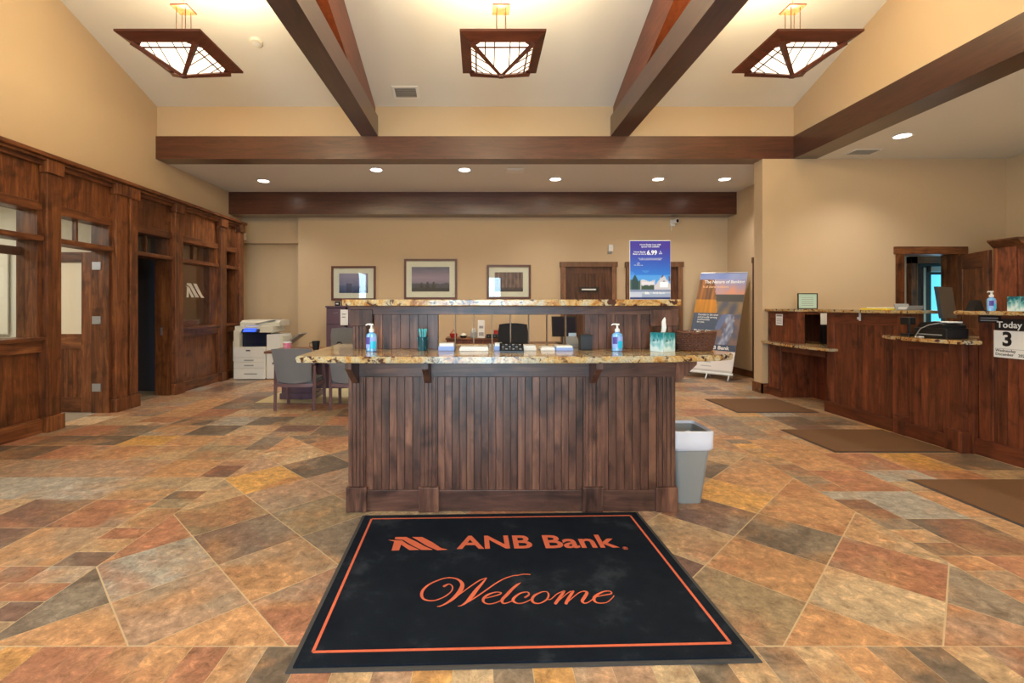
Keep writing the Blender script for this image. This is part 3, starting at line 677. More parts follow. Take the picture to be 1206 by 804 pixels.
# ---------------------------------------------------------------- welcome mat
t = thing('welcome_mat', 'large dark navy welcome mat with orange border in front of the reception desk', 'doormat', (.1625, 2.48, .001), R(1.7))
MB().box(-.915, .915, -.67, .67, 0, .004).build('rubber_edge', 'rubber', t)
MB().box(-.895, .895, -.65, .65, .003, .011, .003).build('pile', 'navymat', t)
Z = .0115
m = MB(); bx, by0, by1, bw = .842, -.575, .60, .013
for q in ((-bx, bx, by0-bw/2, by0+bw/2), (-bx, bx, by1-bw/2, by1+bw/2), (-bx-bw/2, -bx+bw/2, by0, by1), (bx-bw/2, bx+bw/2, by0, by1)): m.box(*q, Z-.001, Z)
m.build('border_line', 'orange', t)
WELCOME = [[(-0.3404,-0.1492,0.0166),(-0.3183,-0.1324,0.008),(-0.3011,-0.1525,0.0073),(-0.3041,-0.1899,0.0078),(-0.3309,-0.2286,0.0077),(-0.3691,-0.2562,0.0076),(-0.4041,-0.2614,0.0082),(-0.4328,-0.248,0.0114),(-0.4456,-0.2154,0.0154),(-0.4412,-0.1757,0.015),(-0.4179,-0.1351,0.012),(-0.3824,-0.1042,0.0101),(-0.3372,-0.08,0.0082),(-0.2988,-0.0812,0.0095),(-0.2688,-0.1003,0.0149),(-0.2524,-0.14,0.022),(-0.2635,-0.1911,0.0247),(-0.2906,-0.2426,0.0197),(-0.3209,-0.2795,0.0131),(-0.3472,-0.3001,0.008),(-0.3642,-0.3057,0.0056)],[(-0.3546,-0.3059,0.0056),(-0.3211,-0.2764,0.0069),(-0.2711,-0.2239,0.0071),(-0.2185,-0.1618,0.0073),(-0.1674,-0.107,0.0088),(-0.1305,-0.0847,0.0048)],[(-0.1305,-0.0847,0.0055),(-0.1512,-0.1254,0.0127),(-0.1818,-0.18,0.0203),(-0.207,-0.2322,0.023),(-0.2311,-0.2759,0.0163),(-0.2544,-0.3011,0.0087),(-0.2698,-0.3054,0.0043)],[(-0.2544,-0.3029,0.005),(-0.2114,-0.264,0.0082),(-0.1708,-0.2236,0.009),(-0.1285,-0.1782,0.0092),(-0.0844,-0.1309,0.0087),(-0.0393,-0.0926,0.0082),(0.0056,-0.0702,0.0076),(0.0306,-0.0659,0.0078),(0.0607,-0.0583,0.0078),(0.0921,-0.0609,0.007)],[(-0.1398,-0.2503,0.0064),(-0.1074,-0.2384,0.007),(-0.0743,-0.2232,0.0096),(-0.0673,-0.2102,0.0071),(-0.0933,-0.2061,0.0078),(-0.1307,-0.2248,0.0135),(-0.1519,-0.2531,0.0146),(-0.1528,-0.2783,0.0113),(-0.1339,-0.2943,0.0075),(-0.1025,-0.289,0.0069),(-0.0696,-0.2682,0.0063),(-0.0433,-0.2371,0.0051)],[(0.0365,-0.1319,0.0023),(0.0193,-0.1472,0.0127),(-0.0097,-0.1817,0.017),(-0.0381,-0.2242,0.018),(-0.0655,-0.2652,0.0164),(-0.0617,-0.2921,0.01),(-0.0356,-0.2848,0.0069),(-0.0102,-0.2668,0.0057)],[(0.0439,-0.2499,0.0125),(0.0645,-0.2301,0.0108),(0.0604,-0.2099,0.0073),(0.0276,-0.2164,0.0102),(-0.0027,-0.2449,0.0136),(-0.0153,-0.2717,0.0149),(0.0011,-0.2931,0.0098),(0.0322,-0.2906,0.007),(0.0685,-0.2671,0.0064)],[(0.1242,-0.2118,0.0073),(0.1522,-0.2089,0.0073),(0.1577,-0.235,0.0094),(0.1416,-0.2706,0.0092),(0.1063,-0.2963,0.0077),(0.0805,-0.292,0.012),(0.0741,-0.2686,0.0142),(0.0908,-0.2367,0.0137),(0.1265,-0.2119,0.0073)],[(0.144,-0.2693,0.0057),(0.1622,-0.2677,0.0057),(0.1988,-0.2289,0.0065),(0.2302,-0.209,0.0066)],[(0.2371,-0.2092,0.0146),(0.2007,-0.2653,0.0164),(0.1784,-0.2998,0.0161)],[(0.1921,-0.2863,0.0042),(0.244,-0.2302,0.0058),(0.269,-0.2101,0.0073)],[(0.2805,-0.2105,0.0139),(0.2452,-0.2666,0.0164),(0.2266,-0.3012,0.0161)],[(0.2406,-0.2877,0.0042),(0.2992,-0.2282,0.0058),(0.3307,-0.2119,0.008),(0.3442,-0.2221,0.016),(0.3236,-0.2582,0.0179),(0.3055,-0.2861,0.0156),(0.3125,-0.3024,0.0098),(0.3318,-0.296,0.0063),(0.3664,-0.2666,0.0057)],[(0.3783,-0.2562,0.0072),(0.4225,-0.2444,0.0072),(0.4575,-0.2344,0.008),(0.4586,-0.2157,0.0073),(0.426,-0.217,0.0088),(0.3807,-0.2475,0.0151),(0.3623,-0.2786,0.0149),(0.3745,-0.3021,0.0091),(0.415,-0.2999,0.0063),(0.4512,-0.2691,0.0057),(0.4662,-0.25,0.0043)]]
LOGO = [[(-0.6889, 0.3206), (-0.6073, 0.3095), (-0.5677, 0.2621), (-0.4982, 0.2015), (-0.5513, 0.1997), (-0.6072, 0.2633), (-0.6103, 0.1991), (-0.6514, 0.1981), (-0.6521, 0.3009)], [(-0.6537, 0.3535), (-0.5879, 0.3516), (-0.5192, 0.2909), (-0.4721, 0.2414), (-0.421, 0.1992), (-0.4863, 0.2012), (-0.539, 0.2493), (-0.6022, 0.318), (-0.6533, 0.3295)], [(-0.5534, 0.3505), (-0.4939, 0.3488), (-0.4267, 0.282), (-0.3744, 0.2151), (-0.338, 0.2002), (-0.3939, 0.1927), (-0.454, 0.2409), (-0.5149, 0.3092)]]
for s_ in LOGO:
    MB().prism(s_, Z-.001, Z+.0005).build('logo_stripe', 'orange', t)
text('ANB Bank', .208, 'orange', plane((.172, .266, Z), (1,-.012,0), (0,1,0)), t, bold=.02, sx=1.02)
text('®', .04, 'orange', plane((.668, .183, Z), (1,0,0), (0,1,0)), t)
def catmull(P_, n=6):
    out = []
    for i in range(len(P_)-1):
        p0, p1, p2, p3 = P_[max(i-1,0)], P_[i], P_[i+1], P_[min(i+2,len(P_)-1)]
        for k in range(n):
            u = k/n; out.append(tuple(.5*((2*b)+(-a+c_)*u+(2*a-5*b+4*c_-d)*u*u+(-a+3*b-3*c_+d)*u**3) for a,b,c_,d in zip(p0,p1,p2,p3)))
    return out+[P_[-1]]
m = MB(); zz = Z-.0004
for s_ in WELCOME:
    q = catmull(s_); zz += .00004
    for k in range(0, len(q)):
        x, y, wd = q[k]; r = max(wd, .005)/2*.92
        if k % 2 == 0: n = 10; m.add([(x+r*math.cos(2*math.pi*j/n), y+r*1.15*math.sin(2*math.pi*j/n), zz+.0005+k*1e-6) for j in range(n)], [tuple(range(n))])
        if k:
            x0, y0, w0 = q[k-1]; dx, dy = x-x0, y-y0; L = math.hypot(dx, dy) or 1; nx_, ny_ = -dy/L, dx/L; r0 = max(w0,.005)/2*.92
            m.add([(x0+nx_*r0, y0+ny_*r0, zz+.0005), (x0-nx_*r0, y0-ny_*r0, zz+.0005), (x-nx_*r, y-ny_*r, zz+.0005), (x+nx_*r, y+ny_*r, zz+.0005)], [(0,1,2,3)])
m.build('welcome_script', 'orange', t)

# brown runner mats at the teller line
for x0, x1, y0, y1, lb in ((3.33, 4.40, 6.13, 7.03, 'flat brown floor mat at the low teller desk, farthest of the three'), (3.35, 4.49, 4.47, 5.29, 'flat brown floor mat in the middle of the teller line'),
        (3.40, 4.56, 2.9, 3.77, 'flat brown floor mat nearest the camera at the teller counter with the date sign')):
    t = thing('floor_mat', lb, 'floor mat', ((x0+x1)/2, (y0+y1)/2, .001), 0, 'brown mats along the teller line'); a, b_ = (x1-x0)/2, (y1-y0)/2
    MB().box(-a, a, -b_, b_, 0, .004).build('rubber_edge', 'rubber', t); MB().box(-a+.015, a-.015, -b_+.015, b_-.015, .003, .010, .003).build('pile', 'matbrown', t)

# ---------------------------------------------------------------- pendants
def pendant(x, y, lb):
    t = thing('pendant_lamp', lb, 'pendant lamp', (x, y, 3.92), 0, 'square craftsman pendant lamps')
    H = .40; Q = .30; AZ = -.225; ZQ = -.05
    for i in range(4):                  # four flange boards, sloping down to the opening
        rot = Matrix.Rotation(i*math.pi/2, 3, 'Z')
        g = [(-H,-H,0), (H,-H,0), (Q,-Q,ZQ), (-Q,-Q,ZQ)]; vs = [rot @ Vector(v) for v in g]; vs += [v+Vector((0,0,.02)) for v in vs]
        MB().add(vs, [(0,1,2,3),(7,6,5,4),(0,4,5,1),(1,5,6,2),(2,6,7,3),(3,7,4,0)]).build('frame_board', 'lampwood', t)
    for sx in (-1, 1):
        for sy in (-1, 1):
            MB().tube([(sx*Q*1.02, sy*Q*1.02, ZQ), (0, 0, AZ)], [.030, .019], 4).build('rib', 'lampwood', t)
            MB().prism([(sx*Q, sy*Q), (sx*(Q-.085), sy*Q), (sx*Q, sy*(Q-.085))], ZQ-.006, ZQ+.004).build('corner_plate', 'lampwood', t)
    MB().box(-.028, .028, -.028, .028, AZ-.015, AZ+.02, .008).build('finial', 'lampwood', t)
    q = Q-.005
    for i in range(4):
        rot = Matrix.Rotation(i*math.pi/2, 3, 'Z')
        vs = [rot @ Vector(v) for v in ((-q, -q, ZQ+.014), (q, -q, ZQ+.014), (0, 0, AZ+.014))]
        mm = MB(); mm.add(vs+[v+Vector((0,0,.003)) for v in vs], [(0,1,2), (5,4,3), (0,3,4,1), (1,4,5,2), (2,5,3,0)]); mm.build('glass_pane', 'shade', t)
        def on(xx, s):                  # point on the outside of the pane, s from rim (0) to apex (1)
            return rot @ Vector((xx, -q*(1-s), ZQ+.006+(AZ-ZQ)*s))
        mm = MB(); mm.tube([on(-q*.82, .15), on(q*.82, .15)], .009, 4); mm.build('cross_bar', 'lampwood', t)
        for fx in (-.55, -.25, .25, .55):
            mm = MB(); mm.tube([on(q*fx, .0), on(q*fx, 1-abs(fx)-.05)], .0055, 4); mm.build('glazing_bar', 'bronze', t)
    MB().box(-.085, .085, -.085, .085, .44, .455, .003).build('hub_plate', 'amber', t)
    for sx in (-1, 1):
        for sy in (-1, 1): MB().tube([(sx*.045, sy*.045, .0), (sx*.045, sy*.045, .44)], .004, 6).build('rod', 'bronze', t)
    zc = slope(y)-3.92
    MB().box(-.05, .05, -.05, .05, .0, .02).build('lamp_tray', 'lampwood', t)
    m_ = MB()
    for a_ in (0, 90): 
        ca, sa = math.cos(R(a_)), math.sin(R(a_)); m_.tube([(-.3*ca, -.3*sa, .012), (.3*ca, .3*sa, .012)], .006, 6)
    m_.build('tray_bar', 'bronze', t)
    MB().tube([(0, 0, .455), (0, 0, zc+.01)], .006, 6).build('stem', 'bronze', t)
    MB().lathe([(.001, zc-.02), (.06, zc-.01), (.065, zc+.03)], 0, 0, 16).build('ceiling_rose', 'bronze', t)
    l = bpy.data.lights.new('pendant_bulb', 'POINT'); l.energy = P_POWER; l.color = WARM; l.shadow_soft_size = .12
    o = bpy.data.objects.new('pendant_bulb', l); COL.objects.link(o); o.parent = t; o.location = (0, 0, .12)
    l = bpy.data.lights.new('pendant_upward_fill', 'SPOT'); l.energy = UP_POWER; l.color = WARM; l.shadow_soft_size = .2; l.spot_size = R(150); l.spot_blend = 1  # spot added above the hub plate to throw the bulb's light upward
    o = bpy.data.objects.new('pendant_upward_fill', l); COL.objects.link(o); o.parent = t; o.location = (0, 0, .47); o.rotation_euler = (R(180), 0, 0)
    return t
pendant(*PENDANTS[0], 'square wooden pendant lamp hanging in the left ceiling bay')
pendant(*PENDANTS[1], 'square wooden pendant lamp in the middle bay, straight above the reception desk')
pendant(*PENDANTS[2], 'square wooden pendant lamp in the right ceiling bay')
for x, y in PENDANTS[3:]:
    add_light('unseen_pendant_fill', 'POINT', (x, y, 4.05), P_POWER*2.0, WARM, shadow_soft_size=.15)  # unseen pendants assumed behind the camera, added as bare point lights

# ---------------------------------------------------------------- recessed lights
def down(x, y, lb, real=True):
    if real:
        t = thing('recessed_light', lb, 'ceiling light', (x, y, ZC), 0, 'recessed ceiling lights')
        MB().lathe([(.095, -.002), (.12, -.008), (.125, 0), (.095, .001), (.095, -.002)], 0, 0, 24).build('trim_ring', 'white', t)
        MB().lathe([(.001, -.003), (.095, -.003), (.095, .0), (.001, .0)], 0, 0, 24).build('lens', 'downlit', t)
    l = bpy.data.lights.new('recessed_spot', 'SPOT'); l.energy = D_POWER*8; l.color = (1, .94, .86); l.spot_size = R(125); l.spot_blend = .8; l.shadow_soft_size = .08
    o = bpy.data.objects.new('recessed_spot', l); COL.objects.link(o); o.location = (x, y, ZC-.03)
lbs = ['leftmost recessed light, at the left wall above the copier', 'recessed light second from the left in the low rear ceiling', 'recessed light in the rear ceiling above the middle picture', 'recessed light above the back wall right of the right-hand picture',
       'recessed light above the tall blue poster', 'rightmost recessed light of the low rear ceiling, above the standing banner']
for (x, y), lb in zip(DOWN, lbs): down(x, y, lb)
down(*DOWN_R[0], 'large recessed light in the ceiling over the teller line')
for x, y in DOWN_R[1:]: down(x, y, '', False)  # spots added out of view over the teller side, no fittings built
# vent and detector on the sloping ceiling
def on_slope(px, py):
    a = (360-py)/FPX; Y = 5.65/(a+.33); return ((px-565)*Y/FPX, Y, EYE+a*Y)
x, y, z = on_slope(478, 108.5)
t = thing('ceiling_vent', 'small white louvred air vent in the middle bay of the sloping ceiling', 'vent', (x, y, z)); t.rotation_euler = (-math.atan(.33), 0, 0)
MB().box(-.2, .2, -.13, .13, -.012, -.001, .003).build('frame', 'white', t)
MB().box(-.16, .16, -.09, .09, -.014, -.011).build('backing', 'dark', t)
for k in range(6): MB().box(-.16, .16, -.085+k*.03, -.07+k*.03, -.02, -.014).build('louvre', 'grey', t)
x, y, z = on_slope(302, 49)
t = thing('smoke_detector', 'round white smoke detector on the left sloping ceiling beside the pendant', 'smoke detector', (x, y, z)); t.rotation_euler = (-math.atan(.33), 0, 0)
MB().lathe([(.085, 0), (.085, -.02), (.07, -.035), (.001, -.04)], 0, 0, 24).build('housing', 'cream', t); MB().lathe([(.04,-.038),(.045,-.045),(.03,-.046),(.001,-.046)], 0, 0, 16).build('sensor_cap', 'white', t)
t = thing('ceiling_vent', 'faint square air diffuser flush in the low rear ceiling above the desk', 'vent', (.61, 8.17, ZC)); MB().box(-.15,.15,-.15,.15,-.006,0,.002).build('frame','white',t)
for k in range(3): MB().box(-.12+k*.03,.12-k*.03,-.12+k*.03,.12-k*.03,-.009-.002*k,-.006-.002*k).build('louvre','white',t)
t = thing('ceiling_vent', 'grey louvred return vent in the ceiling over the teller line', 'vent', (5.78, 7.15, ZC)); MB().box(-.2,.2,-.13,.13,-.008,0,.002).build('frame','white',t)
for k in range(5): MB().box(-.17,.17,-.1+k*.042,-.08+k*.042,-.014,-.008).build('louvre','grey',t)

# ---------------------------------------------------------------- pictures on the back wall
def picture(cx, z0, z1, W, lb, func, cuts=None, mat_='matboard'):
    t = thing('framed_picture', lb, 'picture', (cx, 10.04, (z0+z1)/2), 0, 'framed landscape pictures on the back wall'); H = z1-z0; a, h = W/2, H/2; f = .045
    m = MB()
    m.box(-a, a, -.035, 0, h-f, h, .004); m.box(-a, a, -.035, 0, -h, -h+f, .004); m.box(-a, -a+f, -.035, 0, -h+f, h-f, .004); m.box(a-f, a, -.035, 0, -h+f, h-f, .004)
    m.build('frame', 'frame', t)
    MB().box(-a+f, a-f, -.012, -.002, -h+f, h-f).build('mat_board', mat_, t)
    pw, ph = W-2*f-.24, H-2*f-.22
    if cuts: pw, ph = cuts
    painted('print', pw, ph, 44, 32, func, plane((-pw/2, -.0135, -ph/2), (1,0,0), (0,0,1)), t)
    MB().box(-a+f, a-f, -.022, -.019, -h+f, h-f).build('glazing', 'glass', t)
def misty(u, v):
    s = mixc((112,116,160), (168,160,190), v*1.2)
    if v < .35+.1*ns(u, 0, 4): s = mixc((70,80,120), (110,120,160), v*2.5)
    if abs(u-.35) < .1 and v < .5: s = mixc(s, (60,66,100), .5)
    return s
def trees3(u, v):
    s = mixc((176,150,176), (92,92,124), abs(v-.55)*2+.15*ns(u, v*5, 3))
    if v < .33+.03*ns(u, 1, 6): s = mixc((44,44,66), (84,84,110), v*2)
    if v < .14: s = (26,26,38)
    for c_, hh in ((.26,.22), (.42,.25), (.58,.24)):
        if .12 < v < .12+hh+.04 and abs(u-c_) < .055*(1-(v-.14)/(hh+.06)): s = (18,18,30)
    return s
def aspens(u, v):
    s = mixc((88,66,70), (140,104,96), .5+ns(u*14, v*2, 1.5))
    if v < .25: s = mixc((44,40,50), s, v*3)
    if int(u*22) % 3 == 0 and v > .2: s = mixc(s, (176,150,140), .5)
    return s
picture(-2.67, 1.50, 2.225, .94, 'framed misty picture on the left of the back wall, above the plum file cabinet', misty)
picture(-1.04, 1.52, 2.375, 1.12, 'largest framed picture, three dark trees under a lilac sky, in the middle of the three', trees3, (.8,.52))
picture(.615, 1.53, 2.25, .93, 'framed brown woodland picture, nearest the beadboard door', aspens)

# ---------------------------------------------------------------- copier
t = thing('office_copier', 'white multifunction copier with dark output slot and blue touch screen by the left wall', 'copier', (-4.3, 8.89, 0)); O = (-4.3, 8.89, 0); sc = 8.89/FPX
def X_(px): return (px-565)*sc
def Z_(py): return EYE+(360-py)*sc
y0, y1 = 8.89, 9.5
m = MB(O); m.box(X_(275), X_(312.4), y0, y1, .02, Z_(408.5), .006); m.box(X_(275), X_(281.6), y0, y1, Z_(408.5), Z_(389), .004); m.box(X_(281.6), X_(312.4), 9.15, y1, Z_(408.5), Z_(390))
m.box(X_(275), X_(320), y0+.04, y1, Z_(391.7), Z_(384), .01); m.build('body', 'cream', t)
m = MB(O); m.prism([(y0+.12, Z_(384)), (y0+.12, Z_(380)), (y0+.2, Z_(377.4)), (y1, Z_(377.0)), (y1, Z_(384))], X_(279), X_(326), 'X'); m.build('document_feeder', 'cream', t)
MB(O).prism([(X_(297), Z_(381)), (X_(319), Z_(376.6)), (X_(320), Z_(377.3)), (X_(299), Z_(382.4))], y0+.1, y0+.45, 'Y').build('feeder_tray', 'grey', t)
MB(O).box(X_(281.8), X_(312.2), y0+.12, y0+.25, Z_(408.4), Z_(391.9)).build('output_slot', 'navy', t)
MB(O).prism([(y0-.02, Z_(391)), (y0+.10, Z_(383.7)), (y0+.12, Z_(384.5)), (y0+.01, Z_(392))], X_(284.4), X_(305), 'X').build('control_panel', 'navy', t)
p = MB(O).prism([(y0-.023, Z_(390.2)), (y0+.088, Z_(383.7)), (y0+.09, Z_(384)), (y0-.018, Z_(390.8))], X_(286.5), X_(301.5), 'X').build('touch_screen', 'screen', t)
for a, b_ in ((408.9, 420.8), (421.3, 426.4), (426.9, 433.2), (433.7, 446.2)):
    p = MB(O).box(X_(275.3), X_(312.1), y0-.012, y0+.004, Z_(b_), Z_(a), .004).build('drawer_front', 'white', t)
    if a > 410: MB(O).box(X_(288), X_(299) if a < 430 else X_(303), y0-.017, y0-.011, (Z_(a)+Z_(b_))/2-.012, (Z_(a)+Z_(b_))/2+.008).build('drawer_handle', 'grey', p)
    else: MB(O).box(X_(290), X_(295), y0-.014, y0-.011, Z_(413.4), Z_(412)).build('badge', 'signblack', p)
MB(O).box(X_(270.8), X_(275), y0+.1, y0+.5, Z_(426), Z_(402), .008).build('bypass_tray', 'cream', t)
m = MB(O); m.box(X_(313.1), X_(327.6), y0+.03, y1, .02, Z_(394), .006); m.build('finisher', 'white', t)
MB(O).box(X_(313.4), X_(327.3), y0+.024, y0+.032, Z_(446), Z_(411)).build('finisher_door', 'white', t)
MB(O).prism([(X_(330), Z_(405)), (X_(349), Z_(393)), (X_(350), Z_(394)), (X_(332), Z_(407))], y0+.1, y0+.5, 'Y').build('output_tray', 'grey', t)
MB(O).box(X_(327.6), X_(331), y0+.08, y0+.52, Z_(410), Z_(396)).build('tray_mount', 'cream', t)
for x in (X_(278), X_(309), X_(325)): MB(O).box(x-.03, x+.03, y0+.05, y0+.11, 0, .022).build('foot', 'black', t)

# ---------------------------------------------------------------- consulting desk, chairs, cabinet on the left
rg = thing('chair_mat', 'cream floor rug under the plum desk left of the reception desk', 'rug', (-2.1, 7.4, .001))
MB().box(-1.1, 1.3, -.66, .9, 0, .008, .003).build('pile', 'rug', rg); MB().box(-1.11, 1.31, -.67, .91, 0, .003).build('edge', 'rubber', rg)
t = thing('office_desk', 'plum brown office desk standing on the cream rug behind the grey guest chairs', 'desk', (-2.0, 7.2, .009)); O = (-2.0, 7.2, .009)
MB(O).box(-3.02, -.95, 6.62, 7.35, .715, .75, .006).build('desktop', 'red_x', t)
for x0, x1 in ((-2.92, -2.45), (-1.5, -1.03)):
    p = MB(O).box(x0, x1, 6.98, 7.32, .06, .715, .004).build('pedestal', 'purple', t)
    MB(O).box(x0-.02, x1+.02, 6.95, 7.34, .01, .1, .01).build('plinth', 'purple', p)
    for a, b_ in ((.12,.38), (.4,.7)): MB(O).box(x0+.02, x1-.02, 6.965, 6.98, a, b_, .004).build('panel', 'purple', p)
MB(O).box(-2.45, -1.5, 7.1, 7.13, .15, .715).build('modesty_panel', 'purple', t)
def cup(name, x, y, z, r, h, mat, lb, cat, handle=False, grp=None):
    t = thing(name, lb, cat, (x, y, z), 0, grp)
    MB().lathe([(r*.75, 0), (r, h), (r*.9, h), (r*.68, .006), (.001, .006)], 0, 0, 20).build('body', mat, t)
    if handle:
        m = MB(); m.tube([(-r*.9, 0, h*.8), (-r*1.6, 0, h*.75), (-r*1.7, 0, h*.4), (-r*.85, 0, h*.25)], .006, 6); m.build('handle', mat, t)
    return t
dz = .760
t = cup('paper_cup', -2.73, 6.72, dz, .06, .115, 'pink', 'pink and white patterned cup at the left end of the plum desk', 'cup')
m = MB()
for k in range(14):
    a = k*2.4; z = .02+(k%5)*.019; r = .045+.015*(z/.115)+.0006; m.add([(r*math.cos(a+da)*1.0, r*math.sin(a+da)*1.0, z+dzz) for da, dzz in ((-.16,0),(0,-.008),(.16,0),(0,.008))], [(0,1,2,3)])
m.build('white_dots', 'white', t); MB().lathe([(.0605,.100),(.0625,.116),(.056,.116)],0,0,20).build('rim','white',t)
cup('mug', -2.33, 6.74, dz, .055, .125, 'black', 'black mug with a handle on the plum desk, right of the pink cup', 'mug', True)
t = thing('tape_dispenser', 'small black looped tape dispenser on the plum desk right of the black mug', 'tape dispenser', (-2.02, 6.85, dz))
m = MB(); m.tube([(.04*math.cos(a)-.01, 0, .055+.045*math.sin(a)) for a in [i*math.pi/8 for i in range(17)]], .012, 6); m.build('reel', 'black', t); MB().box(-.05, .07, -.02, .02, 0, .02, .004).build('base', 'black', t)

def guest_chair(lb, x, y, rz=0):
    t = thing('guest_chair', lb, 'chair', (x, y, 0), rz, 'grey guest chairs at the plum desk')   # back towards -Y
    W, D = .255, .5
    for sx in (-1, 1):
        MB().tube([(sx*W, -.02, 0), (sx*W, 0, .38), (sx*W, .0, .60)], [.022, .024, .022], 4).build('leg', 'chairwood', t)
        MB().tube([(sx*W, .42, 0), (sx*W, .40, .38), (sx*W, .36, .60)], [.022, .024, .022], 4).build('leg', 'chairwood', t)
        m = MB(); g = [[(sx*W+dx, yy, .615+.012*math.sin(q*math.pi/5)) for q, yy in enumerate((-.05, .05, .15, .25, .34, .42))] for dx in (-.025, .025)]
        m.slab(g, (0, 0, .022)); m.build('armrest', 'chairwood', t)
        MB().box(sx*W-.012, sx*W+.012, .0, .40, .30, .35).build('side_rail', 'chairwood', t)
    MB().box(-W, W, .385, .41, .30, .35).build('front_rail', 'chairwood', t); 
    m = MB(); g = [[(W*u, -.01-.05*(1-u*u)-.0, z) for u in (-1,-.6,-.2,.2,.6,1)] for z in (.315,.36)]; m.slab(g, (0,.022,0)); m.build('back_rail', 'chairwood', t)
    g = [[(.235*u, .02+.42*v+.0, .40+.03*(1-u*u)-.0*v) for u in (-1,-.8,-.4,0,.4,.8,1)] for v in (0,.1,.5,.9,1)]
    m = MB(); m.slab(g, (0,0,-.06)); m.build('seat', 'fabric', t)
    g = []
    for k in range(9):
        s = k/8; hw = .225+.035*s; row = []
        for u in (-1,-.85,-.5,-.2,.2,.5,.85,1): row.append((hw*u, -.03-.10*s-.05*(1-u*u), .40+.42*s-.035*(1-u*u)*(1-s)+.012*(1-u**4)*s))
        g.append(row)
    m = MB(); m.slab(g, (0,.04,0)); m.build('backrest', 'fabric', t)
    return t
guest_chair('grey upholstered guest chair with open wooden arms, fully visible left of the reception desk', -2.45, 6.28)
guest_chair('grey guest chair half hidden behind the left end of the reception desk', -1.72, 6.28)
def cabinet(x0, lb, note=False):
    t = thing('file_cabinet', lb, 'file cabinet', (x0+.19, 9.45, 0), 0, 'plum file cabinets'); 
    MB().box(-.19, .19, 0, .55, .02, 1.35, .004).build('body', 'purple', t); MB().box(-.205, .205, -.03, .56, 1.35, 1.385, .006).build('top', 'purple', t)
    for k in range(4):
        z = .05+k*.325
        d = MB().box(-.175, .175, -.02, .0, z, z+.31, .005).build('drawer', 'purple', t)
        m = MB(); m.tube([(-.055, -.02, z+.24), (-.05, -.045, z+.225), (0, -.05, z+.215), (.05, -.045, z+.225), (.055, -.02, z+.24)], .005, 6); m.build('handle', 'metal', d)
cabinet(-3.06, 'plum four-drawer file cabinet, left of the pair under the left picture'); cabinet(-2.64, 'plum four-drawer file cabinet beside the first, behind the desk post')
t = thing('wall_notice', 'white paper notice fixed to the front of the second plum cabinet', 'paper', (-2.71, 9.42, 1.17)); MB().box(-.06, .09, 0, .004, -.17, .14).build('sheet', 'paper', t)
MB().box(-.03, .05, -.001, .0, .04, .06).build('print_line', 'signgrey', t); MB().box(-.03, .04, -.001, .0, -.02, .0).build('print_line', 'signgrey', t)
for k, (x, w_) in enumerate(((-3.0+.12, .05), (-2.86+.12, .06), (-2.76+.14, .05))):
    t = thing('desk_stamp', ['leftmost','middle','rightmost'][k]+' of three small black stamps on top of the file cabinets', 'stamp', (x, 9.6, 1.385), 0, 'black stamps on the cabinets')
    MB().box(-w_, w_, -.03, .03, 0, .085, .01).build('body', 'black', t); MB().box(-w_*.5, w_*.5, -.033, -.029, .03, .055).build('label_strip', 'white', t)
t = thing('office_chair', 'grey swivel chair mostly hidden between the file cabinets and the reception desk', 'chair', (-2.35, 8.2, .01))
def swivel(t, mat, w_=.23, top=1.1, h=.5):
    g = [[(w_*u*(1 if s < .8 else .93), .03*(1-u*u)-.05*s, top-h+h*s-(.02*u*u if s == 1 else 0)) for u in (-1,-.7,-.3,0,.3,.7,1)] for s in (0,.25,.5,.75,.92,1)]
    MB().slab(g, (0,.05,0)).build('backrest', mat, t)
    MB().slab([[(w_*u, .05+.45*v, .48) for u in (-1,-.5,0,.5,1)] for v in (0,.2,.8,1)], (0,0,-.07)).build('seat', mat, t)
    MB().box(-.03, .03, -.02, .06, .42, top-h+.1).build('spine', 'black', t)
    MB().tube([(0,.25,.42), (0,.25,.09)], .025, 8).build('gas_column', 'black', t)
    for k in range(5):
        a = 2*math.pi*k/5; p = MB().tube([(0,.25,.1), (.27*math.cos(a), .25+.27*math.sin(a), .07)], [.025,.015], 6).build('base_arm', 'black', t)
        MB().lathe([(.001,0),(.025,.01),(.025,.045),(.001,.055)], .27*math.cos(a), .25+.27*math.sin(a), 10).build('castor', 'black', p)
swivel(t, 'fabric', .22, 1.0)
t = thing('office_chair', 'black high-backed swivel chair seen through the slot of the reception desk', 'chair', (.49, 7.0, 0)); swivel(t, 'fabric2', .22, 1.13)
t = thing('office_chair', 'black swivel chair in shadow inside the dark office doorway', 'chair', (-5.75, 7.05, 0), R(-30)); swivel(t, 'fabric2', .22, .95, .42)

